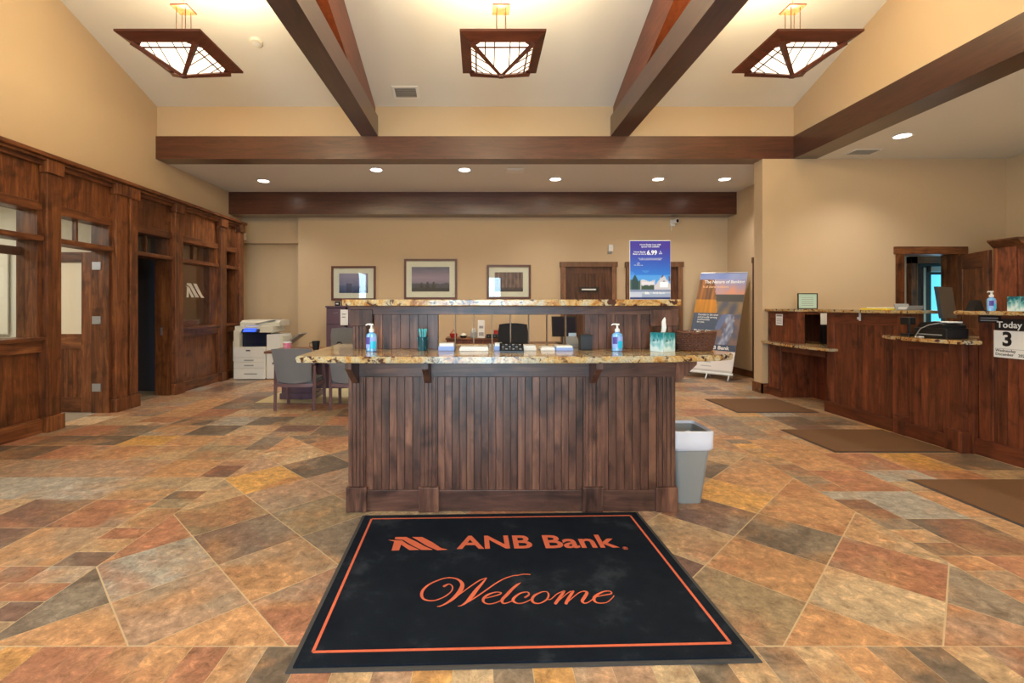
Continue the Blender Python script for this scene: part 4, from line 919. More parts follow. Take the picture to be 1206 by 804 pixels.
# ---------------------------------------------------------------- things on the worktop
ZW = 1.0755
def sanitizer(x, y, z, lb, s=1.0, rz=0):
    t = thing('hand_sanitizer', lb, 'bottle', (x, y, z), rz, 'pump bottles of hand sanitizer'); 
    MB().lathe([(.03*s,0), (.036*s,.004), (.037*s,.10*s), (.033*s,.118*s), (.015*s,.128*s), (.014*s,.135*s)], 0, 0, 20, 1, .72).build('bottle', 'blueliq', t)
    def arc(a0, a1, z0, z1, rr, nm, mt):
        g = [[(rr*s*math.cos(R(q)), rr*.72*s*math.sin(R(q)), z*s) for q in [a0+(a1-a0)*k/6 for k in range(7)]] for z in (z0, z1)]; m = MB(); m.slab(g, (0, -.0006, 0)); m.build(nm, mt, t)
    arc(200, 340, .025, .10, .0375, 'clear_label', 'blueitem'); arc(205, 262, .05, .098, .038, 'label_patch', 'violet'); arc(266, 330, .022, .07, .038, 'label_patch', 'cyanlab')
    MB().lathe([(.017*s,.132*s), (.017*s,.152*s), (.008*s,.156*s), (.006*s,.18*s), (.001,.18*s)], 0, 0, 14).build('collar', 'white', t)
    m = MB(); m.box(-.013*s, .013*s, -.012*s, .012*s, .176*s, .188*s, .003); m.tube([(-.005*s,0,.184*s), (-.03*s,0,.184*s), (-.04*s,0,.176*s)], [.006*s,.005*s,.004*s], 8); m.build('pump_head', 'white', t)
    return t
sanitizer(-.735, 3.22, ZW, 'clear blue hand sanitizer pump bottle at the left end of the worktop')
sanitizer(.94, 3.24, ZW, 'clear blue hand sanitizer pump bottle right of the slot, left of the tissue box')
t = thing('pen_cup', 'dark teal pen cup full of teal pens on the worktop', 'pen cup', (-.395, 3.28, ZW))
MB().lathe([(.030,0), (.036,.095), (.033,.095), (.028,.006), (.001,.006)], 0, 0, 20).build('cup', 'teal', t)
m = MB()
for k in range(4):
    a = k*math.pi/2; m.tube([(.037*math.cos(a), .037*math.sin(a), .09), (.032*math.cos(a+.9), .032*math.sin(a+.9), .01)], .0015, 4)
m.build('wrap_lines', 'teal2', t)
prr = random.Random(5)
pen0 = None
for k in range(12):
    a = k*2.4; r = .008+.016*((k*7)%12)/12
    if pen0 is None:
        pen0 = thing('teal_pen', 'teal pen standing with others in the teal pen cup', 'pen', (0,0,0), 0, 'teal pens in the pen cup')
        MB().tube([(0,0,0), (0,0,.125)], .0032, 8).build('barrel', 'teal2', pen0); MB().lathe([(.0032,.122),(.0048,.128),(.0048,.142),(.001,.146)], 0, 0, 8).build('cap', 'teal2', pen0); p = pen0
    else: p = copy_tree(pen0)
    p.location = (-.395+r*.5*math.cos(a), 3.28+r*.5*math.sin(a), ZW+.008); p.rotation_euler = (-.20*math.sin(a)*(.6+.4*((k*5)%4)/3), .20*math.cos(a)*(.6+.4*((k*5)%4)/3), 0)
def tissue(x, y, z, lb, rz, up=.11, s=1.0, bright=False):
    t = thing('tissue_box', lb, 'tissue box', (x, y, z), rz, 'teal tissue boxes'); a = .056*s; h = .127*s
    def wave(u, v):
        q = mixc((226,244,244), (30,132,142), v*1.25-.2+.5*ns(u*2, v*2, 2.4, x)); 
        if v > .5 and ns(u, v, 5, 2+x) > .15: q = (16,96,110)
        return q
    MB().box(-a, a, -a, a, 0, h, .002).build('carton', 'paper', t)
    for i in range(4):
        mr = Matrix.Rotation(i*math.pi/2, 4, 'Z'); painted('printed_side', 2*a, h, 14, 14, wave, mr @ plane((-a, -a-.0008, 0), (1,0,0), (0,0,1)), t)
    painted('printed_top', 2*a, 2*a, 8, 8, lambda u, v: (34,120,126), plane((-a, -a, h+.0008), (1,0,0), (0,1,0)), t)
    if up:
        g = [[(.022*u*(1-.3*abs(s_-.4))+.018*s_, .012*math.sin(3*u+s_*4)*.5, h-.01+up*s_-.03*abs(u)*s_) for u in (-1,-.5,0,.5,1)] for s_ in (0,.25,.5,.75,1)]
        MB().slab(g, (0,.002,0)).build('tissue', 'paper', t)
    return t
tissue(1.25, 3.24, ZW, 'teal tissue box with a tall white tissue, left of the wicker basket', R(28), .115)
# wicker basket
t = thing('wicker_basket', 'oval brown wicker basket at the right end of the worktop', 'basket', (1.50, 3.30, ZW))
m = MB(); m.lathe([(.001,.004), (.095,.004), (.1,.0)], 0, 0, 28, 1.1, .8); m.build('base', 'wicker', t)
for k in range(28):
    a = 2*math.pi*k/28; MB().tube([(1.1*.095*math.cos(a), .8*.095*math.sin(a), 0), (1.1*.12*math.cos(a), .8*.12*math.sin(a), .125)], .004, 4).build('stake', 'wicker', t)
for j in range(9):
    z = .010+j*.0135; r = .097+.024*z/.13
    m = MB(); N = 56; m.tube([(1.1*(r+.006*(-1)**(i+j))*math.cos(2*math.pi*i/N), .8*(r+.006*(-1)**(i+j))*math.sin(2*math.pi*i/N), z) for i in range(N+1)], .0062, 5); m.build('weaver', 'wicker', t)
m = MB(); N = 40; m.tube([(1.1*.123*math.cos(2*math.pi*i/N), .8*.123*math.sin(2*math.pi*i/N), .128+.003*math.sin(i*1.5)) for i in range(N+1)], .008, 6); m.build('rim', 'wicker', t)
MB().lathe([(.001,.108), (.114,.108)], 0, 0, 24, 1.1, .8).build('lining', 'wicker', t)
for k in range(9):
    a = k*2.4; r = .03+.055*(k/9); s = thing('wrapped_sweet', 'small white wrapped sweet lying in the wicker basket', 'sweet', (1.50+r*1.1*math.cos(a), 3.30+r*.8*math.sin(a), ZW+.122), a, 'white wrapped sweets in the wicker basket')
    MB().lathe([(.001,-.012),(.01,-.006),(.011,.004),(.001,.012)], 0, 0, 8).build('body', 'paper', s)
    MB().add([(-.01,0,0),(-.026,-.009,.004),(-.026,.009,-.003),(.01,0,0),(.026,-.009,-.003),(.026,.009,.004)], [(0,1,2),(3,4,5)]).build('wrapper', 'paper', s)
# low things at the slot
def card_tray(x, y, wd, dp, lb, mat='blueitem', h=.035, cat='tray'):
    t = thing('leaflet_stack', lb, cat, (x, y, ZW), 0, None)
    MB().box(-wd/2, wd/2, -dp/2, dp/2, 0, h*.6, .002).build('stack', mat, t); MB().box(-wd/2+.006, wd/2-.004, -dp/2+.004, dp/2-.004, h*.6, h, .002).build('top_sheet', 'paper', t); return t
card_tray(-.23, 3.32, .11, .12, 'stack of pale blue slips at the left jamb of the slot', 'blueitem', .05)
card_tray(-.04, 3.315, .20, .14, 'wide low stack of white slips behind the first two slot bars', 'paper', .028)
card_tray(.13, 3.32, .06, .10, 'small pale blue slip stack just left of the black keypad', 'blueitem', .05)
card_tray(.335, 3.328, .11, .12, 'white slip stack directly right of the black keypad', 'paper', .035)
card_tray(.47, 3.328, .10, .12, 'white slip stack between the fourth and sixth slot bars', 'paper', .024)
card_tray(.585, 3.328, .12, .12, 'pale blue and white slip stack left of the black mesh cup', 'blueitem', .032)
t = thing('keypad', 'black sloping keypad lying in front of the slot bars', 'keypad', (.215, 3.20, ZW), R(-2))
MB().prism([(-.07, .0), (.06, .0), (.06, .05), (.045, .055), (-.07, .012)], -.08, .08, 'X').build('body', 'black', t)
for i in range(6):
    for j in range(3):
        yk = -.05+j*.032; zk = .019+j*.0115; MB().box(-.066+i*.023, -.05+i*.023, yk, yk+.02, zk, zk+.006, .001).build('key', 'grey' if (i+j) % 2 else 'black', t)
t = thing('mesh_cup', 'square dark mesh holder right of the last slot bar', 'holder', (.745, 3.345, ZW))
m = MB(); m.box(-.04,.04,-.04,-.036,0,.105); m.box(-.04,.04,.036,.04,0,.105); m.box(-.04,-.036,-.036,.036,0,.105); m.box(.036,.04,-.036,.036,0,.105); m.box(-.04,.04,-.04,.04,0,.004); m.build('body', 'black', t)
MB().box(-.044,.044,-.044,-.034,.10,.108,.002).build('rim', 'black', t)
t = thing('desk_phone', 'small white and grey card machine behind the slot beside the dark mesh holder', 'card machine', (.70, 3.62, ZW), R(10))
MB().prism([(-.06,0),(.05,0),(.05,.07),(.02,.075),(-.06,.02)], -.05, .05, 'X').build('body', 'grey', t); MB().prism([(.02,.03),(.03,.03),(.035,.10),(.025,.10)], -.01, .05, 'X').build('receipt', 'paper', t)
# blue poster on the raised shelf
t = thing('rate_poster', 'tall blue poster with houses and 6.99 standing on the granite shelf', 'poster', (1.216, 3.38, 1.4285), R(-1))
def poster(u, v):
    if v > .42:
        q = mixc((30,110,200), (58,40,140), (v-.42)*2.1)
        if v < .5 and ns(u, v, 4) > .1: q = mixc(q, (120,180,230), .3)
    elif v > .16:
        q = mixc((80,150,220), (60,140,215), v)
        hz = .30+.08*abs(((u*3.1) % 1)-.5)
        if u > .62: hz = .22+.2*(1-abs(u-.82)/.22)
        if v < hz: q = (196,190,196) if u > .25 else (60,84,70)
        if u > .7 and .2 < v < .3 and abs(u-.84) < .09: q = (238,238,244)
        if .05 < u < .2 and v < .44-abs(u-.12)*1.6: q = (30,58,60)
        if .28 < u < .6 and v < .24+.03*ns(u, 0, 14): q = (52,70,52)
        if .3 < u < .6 and .24 < v < .30: q = (214,206,214)
        if v > .3 and u > .78 and ns(u, v, 16) > .12: q = (90,80,100)
    else:
        q = (120,132,160) if v > .13 else (186,190,206)
        if v < .10 and .3 < u: q = (150,160,186)
        if v < .035: q = (40,52,110)
    return q
MB().box(-.145, .145, 0, .006, 0, .423, .001).build('board', 'white', t)
painted('poster_print', .286, .415, 56, 76, poster, plane((-.143, -.0012, .004), (1,0,0), (0,0,1)), t)
def pt(body, size, x, z, mat='signwhite', bold=.01, align='CENTER', sx=1.0): text(body, size, mat, plane((x, -.0022, z), (1,0,0), (0,0,1)), t, align=align, bold=bold, sx=sx, ext=.0003)
pt('Home Equity Loan with\nspecial rate available', .0155, 0, .385)
pt('6.99', .044, .012, .334, bold=.03, sx=.95); pt('%\nAPR', .014, .072, .335)
pt('Home Equity\nRates as low as', .0155, -.075, .333)
pt('The rate may vary based on credit and term\nSubject to approval. See bank for details', .0095, 0, .290, bold=0)
pt('• Fast\n• Easy\n• No closing costs', .009, -.085, .255, bold=0, align='CENTER')
pt('ANB Bank', .02, .06, .047, 'signwhite')
decal(t, -.04, -.002, .038, .018, (1,0,0), (0,0,1)).build('logo_mark', 'signwhite', t)
MB().box(-.15, .15, -.03, .03, -.0, .003).build('holder_foot', 'glass', t)
MB().prism([(.0062,.003), (.03,.003), (.0062,.2)], -.01, .01, 'X').build('easel_strut', 'white', t)

# ---------------------------------------------------------------- beyond the slot: credenza, items, monitor desk
t = thing('credenza', 'low dark credenza against the back wall behind the slot', 'cabinet', (.05, 9.75, 0))
MB().box(-.72, .62, -.22, .27, .05, .70, .004).build('body', 'tell', t); MB().box(-.74, .64, -.24, .28, .70, .735, .005).build('top', 'red_x', t); MB().box(-.7, .6, -.2, .25, 0, .05).build('plinth', 'black', t)
for k in range(3): MB().box(-.70+k*.44, -.28+k*.44, -.235, -.22, .08, .68, .004).build('door', 'tell', t)
zc = .7352
t = thing('red_pot', 'small red pot at the left end of the credenza', 'pot', (-.53, 9.6, zc)); MB().lathe([(.05,0),(.075,.05),(.08,.09),(.06,.09),(.001,.06)],0,0,16).build('bowl','red_obj',t); MB().tube([(-.06,0,.085),(0,0,.17),(.06,0,.085)],.008,6).build('handle','red_obj',t)
t = thing('small_dish', 'small cream domed dish between the red pot and the white dispenser', 'dish', (-.33, 9.6, zc)); MB().lathe([(.05,0),(.07,.03),(.07,.05)],0,0,16).build('base','black',t); MB().lathe([(.068,.05),(.05,.085),(.001,.1)],0,0,16).build('lid','cream',t)
t = thing('storage_tin', 'grey tin with a white lid left of the white dispenser', 'tin', (-.12, 9.65, zc)); MB().box(-.07,.07,-.07,.07,0,.12,.006).build('body','grey',t); MB().lathe([(.05,.12),(.05,.17),(.001,.2)],0,0,16).build('lid','white',t)
t = thing('cup_dispenser', 'tall white dispenser box standing on the credenza', 'dispenser', (.03, 9.53, zc-.0)); MB().box(-.07,.07,-.05,.08,0,.36,.01).build('body','white',t); MB().box(-.04,.04,-.055,-.05,.2,.25).build('badge','signgrey',t); MB().box(-.05,.05,-.052,-.05,.05,.12).build('window','grey',t)
t = thing('card_box', 'long black box with white blossoms at the right end of the credenza', 'box', (.27, 9.55, zc)); MB().box(-.14,.14,-.05,.05,0,.08,.004).build('body','black',t)
for k in range(4): MB().lathe([(.001,-.003),(.018,0),(.001,.003)], 0,0,6).build('blossom','white',t,loc=(-.09+k*.06,-.052,.04+.01*(k%2)))
t = thing('red_candle', 'small red candle jar behind the black box', 'candle', (.33, 9.72, zc)); MB().lathe([(.04,0),(.045,.09),(.04,.1),(.001,.1)],0,0,14).build('jar','red_obj',t); MB().lathe([(.042,.1),(.042,.15),(.001,.155)],0,0,14).build('lid','red_obj',t)
t = thing('office_desk', 'brown rear desk carrying the black monitor, seen through the slot', 'desk', (1.6, 8.1, 0))
MB().box(-.75, .75, -.4, .4, .71, .745, .005).build('desktop', 'red_x', t); MB().box(-.72, -.3, -.35, .35, 0, .71, .004).build('pedestal', 'tell', t); MB().box(.3, .72, -.35, .35, 0, .71, .004).build('pedestal', 'tell', t)
MB().box(-.3,.3,.2,.23,.2,.71).build('modesty_panel','tell',t)
def monitor(t, w_, h, z0, mat='black', tilt=.12):
    m = MB(); m.slab([[(-w_/2, -.012, z0), (w_/2, -.012, z0)], [(-w_/2, -.012+tilt*h, z0+h), (w_/2, -.012+tilt*h, z0+h)]], (0, .03, 0)); m.build('housing', mat, t)
    MB().box(-.03, .03, .02, .05, .02, z0+h*.5).build('neck', 'black', t); MB().box(-.12, .12, -.06, .12, 0, .02, .006).build('foot', 'black', t)
t = thing('computer_monitor', 'black monitor on the rear desk seen between the last slot bars', 'monitor', (1.43, 8.0, .746), R(8))
monitor(t, .42, .34, .12); m = MB(); m.slab([[(-.19,-.016,.14),(.19,-.016,.14)],[(-.19,-.016+.12*.31,.44),(.19,-.016+.12*.31,.44)]],(0,.003,0)); m.build('screen','navy',t)
# thermostat and camera on the back wall
t = thing('wall_sensor', 'small white alarm sensor on the back wall left of the blue poster', 'sensor', (2.77, 10.04, 2.59)); MB().box(-.05,.05,-.05,0,-.06,.09,.012).build('housing','white',t); MB().box(-.06,.03,-.03,0,-.10,-.05,.006).build('bracket','grey',t)
t = thing('security_camera', 'white security camera high on the back wall above the blue poster', 'camera', (4.08, 10.04, 3.13)); MB().box(-.05,.05,-.04,0,-.06,.08,.01).build('bracket','white',t)
m = MB(); m.tube([(0,-.03,.03),(.05,-.14,.03)],.05,14); m.build('body','white',t); m = MB(); m.tube([(.05,-.14,.03),(.056,-.15,.03)],.035,14); m.build('lens','black',t); MB().tube([(-.02,-.02,-.02),(-.03,-.03,-.16)],.006,6).build('cable','white',t)

# ---------------------------------------------------------------- waste bin
t = thing('waste_bin', 'slim grey waste bin with a white liner against the right end of the reception desk', 'waste bin', (1.475, 3.42, .001))
m = MB()
def ring(hx, hy, z): 
    out = []; r = .03
    for cx_, cy_, a0 in ((hx-r, hy-r, 0), (-hx+r, hy-r, 90), (-hx+r, -hy+r, 180), (hx-r, -hy+r, 270)):
        for k in range(4): a = R(a0+30*k); out.append((cx_+r*math.cos(a), cy_+r*math.sin(a), z))
    return out
def loft(m, rings, capb=True):
    vs = [p for r in rings for p in r]; n = len(rings[0]); m.add(vs, [(i*n+k, i*n+(k+1)%n, (i+1)*n+(k+1)%n, (i+1)*n+k) for i in range(len(rings)-1) for k in range(n)], True)
    if capb: m.add(rings[0], [tuple(range(n))])
loft(m, [ring(.085,.10,0), ring(.135,.155,.50), ring(.128,.148,.50), ring(.08,.095,.01)]); m.build('body', 'binplastic', t)
m = MB(); loft(m, [ring(.128,.148,.37), ring(.141,.160,.40), ring(.139,.160,.45), ring(.144,.165,.515), ring(.136,.157,.52), ring(.115,.135,.40), ring(.095,.11,.2)], False)
v2 = []
for i, v in enumerate(m.v):
    a = math.atan2(v[1], v[0]); rr_ = 1+.02*math.sin(a*9+v[2]*20); v2.append((v[0]*rr_ if v[2] < .45 else v[0], v[1]*rr_ if v[2] < .45 else v[1], v[2]+(.012*math.sin(a*5) if v[2] < .385 else 0)))
m.v = v2; m.build('liner', 'bag', t)

# ---------------------------------------------------------------- standing banner
BL = Vector((4.02, 9.33, .12)); BR = Vector((4.68, 8.80, .10)); lean = Vector((.50, .35, 1.93))
t = thing('standing_banner', 'tall standing banner with an autumn river picture at the right rear corner', 'banner', (4.35, 9.06, 0)); OB = Vector((4.35, 9.06, 0))
ux = (BR-BL).normalized(); uy = lean.normalized(); nn = ux.cross(uy).normalized(); Wb = (BR-BL).length; Hb = lean.length
mwb = Matrix((ux, nn.cross(ux) if False else uy, nn)).transposed().to_4x4(); mwb.translation = BL-OB
def bpt(x, y, d=0): return mwb @ Vector((x, y, d))
def banner(u, v):
    if v < .215: 
        return (226,218,214) if v > .03 else (190,184,180)
    if v < .28: return (54,66,92)
    if u < .53-.25*max(0, .5-v) and .30 < v < .585: return mixc((62,76,100), (72,86,108), v)
    if v > .93: return mixc((110,130,190), (150,160,200), u+ns(u, v, 3))
    if v > .58:
        if u < .42+.5*(.75-v): 
            q = mixc((178,110,40), (96,64,40), .5+1.4*ns(u*8, v*2, 2)); 
            if v < .72: q = mixc(q, (240,160,30), .6)
            return q
        if v > .78: return mixc((150,150,190), (220,150,120), (.93-v)*6+.5*ns(u, v, 6)) if v > .82-.1*u else (84,86,112)
        if v > .70: return (74,70,66)
        q = mixc((150,120,80), (84,84,96), .5+1.2*ns(u, v, 7)); return q
    q = mixc((128,100,92), (90,90,108), .5+1.6*ns(u*3, v*6, 2.5))
    if abs(u-(.60+.2*math.sin((v-.2)*6))) < .09: q = mixc((170,176,196), (90,100,130), .5+ns(u, v, 20))
    if abs(u-(.72-.9*(.62-v))) < .07 and v > .42: q = mixc(q, (96,120,170), .7)
    return q
m = MB(); m.add([bpt(0,0), bpt(Wb,0), bpt(Wb,Hb), bpt(0,Hb), bpt(0,0,-.006), bpt(Wb,0,-.006), bpt(Wb,Hb,-.006), bpt(0,Hb,-.006)], [(0,1,2,3),(7,6,5,4),(0,4,5,1),(1,5,6,2),(2,6,7,3),(3,7,4,0)]); m.build('sheet', 'white', t)
painted('banner_print', Wb, Hb, 48, 110, banner, mwb @ Matrix.Translation((0,0,.002)), t)
def bt(body, size, u, v, mat='signwhite', bold=.01, align='LEFT', sx=1.0): text(body, size, mat, mwb @ Matrix.Translation((u*Wb, v*Hb, .004)), t, align=align, bold=bold, sx=sx, ext=.0004)
bt('The Nature of Banking', .088, .12, .905, bold=.02, sx=.88); bt('It all starts outdoors', .066, .10, .855, 'peach', sx=.85)
bt('Founded in the west\nand proudly serving\ncommunities\nfor you.', .052, .10, .53, sx=.85); bt('We invest where you\nlive and work with\nlocal knowledge.', .052, .06, .385, sx=.85)
bt('ANB Bank', .10, .36, .245, bold=.02); bt('Member FDIC', .045, .36, .19, 'peach')
for u_, v_, w_ in ((.40,.10,.14), (.34,.06,.22)):
    m = MB(); m.add([bpt(u_*Wb, v_*Hb, .004), bpt((u_+w_)*Wb, v_*Hb, .004), bpt((u_+w_)*Wb, v_*Hb+.012, .004), bpt(u_*Wb, v_*Hb+.012, .004)], [(0,1,2,3)]); m.build('print_line', 'signgrey', t)
m = MB(); m.tube([bpt(0,Hb,-.0), bpt(Wb,Hb,-.0)], .012, 8); m.build('top_bar', 'metal', t)
bs = MB(); bs.tube([bpt(-.02,0), bpt(Wb+.02,0)], .025, 8); bs.build('base_bar', 'white', t)
for s_ in (.05, .5, .95):
    a = bpt(s_*Wb, 0); f = Vector((-.62,-.78,0)); m = MB(); e = a+f*.13; e.z = .012; m.tube([a, e, e-Vector((0,0,.008))], .012, 6); e2 = a-f*.25; e2.z = .012; m.tube([a, e2], .012, 6); m.build('foot', 'white', t)
m = MB(); m.tube([bpt(Wb/2, 0, -.02), bpt(Wb/2, Hb, -.02)], .012, 6); m.build('pole', 'metal', t)
t = thing('wall_folder', 'grey metal leaflet rack edge visible left of the banner', 'rack', (4.12, 9.9, .0)); MB().box(-.05,.05,-.0,.12,0,1.15,.004).build('frame','metal',t); 
for z in (.3,.6,.9): MB().box(-.04,.04,-.03,.0,z,z+.15,.002).build('pocket','metal',t)

# ---------------------------------------------------------------- teller line
XT = 4.56
def panel_front(t, O, y0, y1, z0, z1, x, n, base=True, mat='tell'):
    """framed panel facing -X"""
    MB(O).box(x+.02, x+.05, y0, y1, z0, z1).build('back_panel', mat, t)
    wv = (y1-y0)/n
    for k in range(n): MB(O).box(x+.010, x+.024, y0+k*wv+.002, y0+(k+1)*wv-.002, z0, z1, .002).build('board', mat, t)
def stile(t, O, y0, y1, z0, z1, x): 
    p = MB(O).box(x-.004, x+.05, y0, y1, z0, z1, .004).build('stile', 'tell', t); return p
# S0 low station
O = (4.8, 6.9, 0); t = thing('teller_station', 'low wooden teller station with an open knee space beside the pillar', 'counter', O)
MB(O).box(XT, XT+.5, 7.16, 7.47, 0, .80, .003).build('side_cabinet', 'tell', t)
MB(O).box(XT-.012, XT+.01, 7.17, 7.22, .1, .80, .004).build('stile', 'tell', t); MB(O).box(XT-.012, XT+.01, 7.42, 7.47, .1, .80, .004).build('stile', 'tell', t)
MB(O).box(XT-.03, XT+.02, 7.14, 7.48, 0, .11, .004).build('base_rail', 'tell_y', t)
MB(O).box(XT, XT+.03, 6.26, 7.16, .70, .80, .003).build('apron', 'tell_y', t)
MB(O).box(XT+.48, XT+.5, 6.24, 7.16, 0, .80).build('back_board', 'tell', t)
MB(O).box(XT, XT+.10, 6.79, 7.47, .839, 1.30, .003).build('upper_panel', 'tell', t)
for a, b_ in ((6.79,6.84), (7.42,7.47)): MB(O).box(XT-.012, XT+.0, a, b_, .84, 1.30, .003).build('stile', 'tell', t)
MB(O).box(XT-.012, XT, 6.84, 7.42, 1.2, 1.30, .003).build('rail', 'tell_y', t)
MB(O).box(XT+.1, XT+.55, 6.79, 7.47, 1.26, 1.30).build('upper_deck', 'tell_y', t); MB(O).box(XT+.5,XT+.55,6.8,7.46,.839,1.26).build('upper_side','tell',t)
def gtop(name, pts, z0, z1, lb): return tag(bevprism(MB((pts[0][0], pts[0][1], z0)), pts, z0, z1).build(name, 'granite'), lb, 'countertop', 'granite tops on the teller line')
gtop('granite_counter_ledge', [(4.56,7.49),(4.45,7.49),(4.38,7.1),(4.36,6.7),(4.38,6.3),(4.44,6.02),(4.553,6.02),(4.553,6.24),(5.06,6.24),(5.06,7.49)], .802, .838, 'low granite ledge with a bowed edge over the knee space beside the pillar')
gtop('granite_countertop', [(4.50,7.49),(4.50,6.77),(5.14,6.77),(5.14,7.49)], 1.302, 1.337, 'short high granite top beside the pillar with the framed certificate')
# S1 main counter
O = (4.8, 5.6, 0); t = thing('teller_counter', 'high wooden teller counter in the middle with recessed panels and the small white tag', 'counter', O)
panel_front(t, O, 5.16, 6.16, .12, 1.20, XT, 12)
for a, b_ in ((6.10,6.22), (5.06,5.18)): stile(t, O, a, b_, 0, 1.30, XT)
MB(O).box(XT-.004, XT+.05, 5.18, 6.10, 1.16, 1.30, .004).build('top_rail', 'tell_y', t); MB(O).box(XT+.05, XT+.2, 5.08, 6.22, 0, 1.30).build('core', 'tell', t)
MB(O).box(XT-.03, XT+.03, 5.10, 6.23, 0, .14, .005).build('base_rail', 'tell_y', t)
stile(t, O, 4.47, 4.6, 0, 1.03, XT)
panel_front(t, O, 4.6, 5.06, .12, 1.03, XT, 6)
MB(O).box(XT-.004, XT+.05, 4.602, 5.055, .93, 1.03, .004).build('rail', 'tell_y', t); MB(O).box(XT+.05, XT+.6, 4.43, 5.08, 0, 1.03).build('core', 'tell', t)
MB(O).box(XT-.03, XT+.03, 4.6, 5.10, 0, .14, .005).build('base_rail', 'tell_y', t); MB(O).box(XT-.045, XT+.04, 4.44, 4.61, 0, .20, .005).build('base_block', 'tell', t); MB(O).box(XT-.04, XT+.03, 5.04, 5.18, 0, .20, .005).build('base_block', 'tell', t)
gtop('granite_countertop', [(4.46,6.26),(4.46,5.02),(4.78,4.98),(5.1,4.98),(5.1,6.26)], 1.302, 1.337, 'long high granite top in the middle of the teller line, under the yellow folder')
gtop('granite_counter_ledge', [(4.553,5.2),(4.40,5.18),(4.33,5.0),(4.29,4.72),(4.32,4.45),(4.38,4.29),(4.55,4.29),(4.62,4.44),(5.16,4.44),(5.16,4.98),(4.775,4.98),(4.775,5.06),(4.55,5.06)], 1.032, 1.068, 'granite ledge with a bowed edge carrying the black printer')
# S3 near counter
XN = 4.66
O = (4.9, 3.6, 0); t = thing('teller_counter', 'high wooden teller counter at the right edge with the date sign on its face', 'counter', O)
panel_front(t, O, 2.5, 4.36, .12, 1.20, XN, 22)
for a, b_ in ((4.30,4.42), (3.36,3.46), (2.4,2.52)): stile(t, O, a, b_, 0, 1.30, XN)
MB(O).box(XN-.004, XN+.05, 2.52, 4.30, 1.16, 1.30, .004).build('top_rail', 'tell_y', t); MB(O).box(XN+.05, XN+.55, 2.4, 4.42, 0, 1.30).build('core', 'tell', t)
MB(O).box(XN-.03, XN+.03, 2.4, 4.43, 0, .15, .005).build('base_rail', 'tell_y', t)
gtop('granite_countertop', [(4.54,4.54),(4.54,2.35),(5.25,2.35),(5.25,4.54)], 1.302, 1.337, 'high granite top at the right edge carrying the sanitizer and the teal box')
# white tag, notice, black label strip
t = thing('paper_notice', 'small white printed notice on the upper panel of the low teller station', 'notice', (XT-.013, 7.2, 1.18)); MB().box(-.003, 0, -.09, .07, -.09, .08).build('sheet', 'paper', t)
MB().box(-.004,-.003,-.075,.055,.045,.07).build('heading','signgrey',t)
for k in range(3): MB().box(-.004,-.003,-.07,.05,-.06+k*.03,-.05+k*.03).build('print_line','signgrey',t)
t = thing('counter_tag', 'tiny white tag hanging on the top rail of the middle teller counter', 'tag', (XT-.006, 5.68, 1.25)); MB().box(-.006,0,-.02,.006,-.045,.05,.002).build('plate','white',t); MB().box(-.008,-.002,-.0,.03,-.03,.0,.002).build('clip','white',t)
t = thing('counter_label', 'narrow black lettered sign under the granite just left of the date sign', 'sign', (XN-.006, 4.33, 1.265)); MB().box(-.004,0,-.10,.09,-.035,.03).build('plate','signblack',t)
for k in range(2): MB().box(-.005,-.004,-.08,.07,-.018+k*.022,-.01+k*.022).build('print_line','signgrey',t)
# date sign
t = thing('date_sign', 'black and white date sign on the near teller counter reading Today Is 3', 'sign', (XN-.006, 4.10, 1.065), 0)
mws = lambda y, z, d=0: plane((-.008-d, y, z), (0,-1,0), (0,0,1))
MB().box(-.004, 0, -.16, .175, .105, .205).build('header_board', 'signblack', t); MB().box(-.006, 0, -.16, .185, -.14, .1).build('date_card', 'white', t)
text('Today Is', .078, 'signwhite', plane((-.0045, .16, .15), (0,-1,0), (0,0,1)), t, align='LEFT', bold=.015)
text('3', .17, 'signblack', plane((-.0065, .075, .02), (0,-1,0), (0,0,1)), t, bold=.035)
text('Wednesday\nDecember', .034, 'signblack', plane((-.0065, .17, -.095), (0,-1,0), (0,0,1)), t, align='LEFT', bold=.01)
text('2025', .034, 'signblack', plane((-.0065, -.01, -.112), (0,-1,0), (0,0,1)), t, align='LEFT', bold=.01)
MB().box(-.0065,-.006,-.15,.17,-.063,-.060).build('rule_line','signgrey',t)
# things on the teller line
t = thing('framed_certificate', 'small framed mint certificate standing on the high granite top by the pillar', 'certificate', (4.98, 7.2, 1.338))
m = MB(); m.box(-.15,.15,-.01,.006,0,.012); m.box(-.15,.15,-.01,.006,.225,.237); m.box(-.15,-.138,-.01,.006,.012,.225); m.box(.138,.15,-.01,.006,.012,.225); m.build('frame','black',t); MB().box(-.138,.138,-.002,.004,.012,.225).build('sheet','mint',t)
for k in range(5): MB().box(-.09,.09,-.003,-.002,.05+k*.03,.056+k*.03).build('print_line','signgrey',t)
MB().prism([(.006,0),(.07,0),(.006,.15)],-.01,.01,'X').build('strut','black',t)
t = thing('paper_sheet', 'blank white sheet standing behind the low teller ledge', 'paper', (4.98, 6.74, .839)); MB().box(-.13,.12,.0,.004,.28,.44).build('sheet','paper',t); MB().box(-.12,.12,-.03,.03,0,.28,.004).build('stand','black',t)
t = thing('cash_terminal', 'black boxy terminal with small white sockets on the low teller ledge', 'computer', (4.97, 6.50, .839))
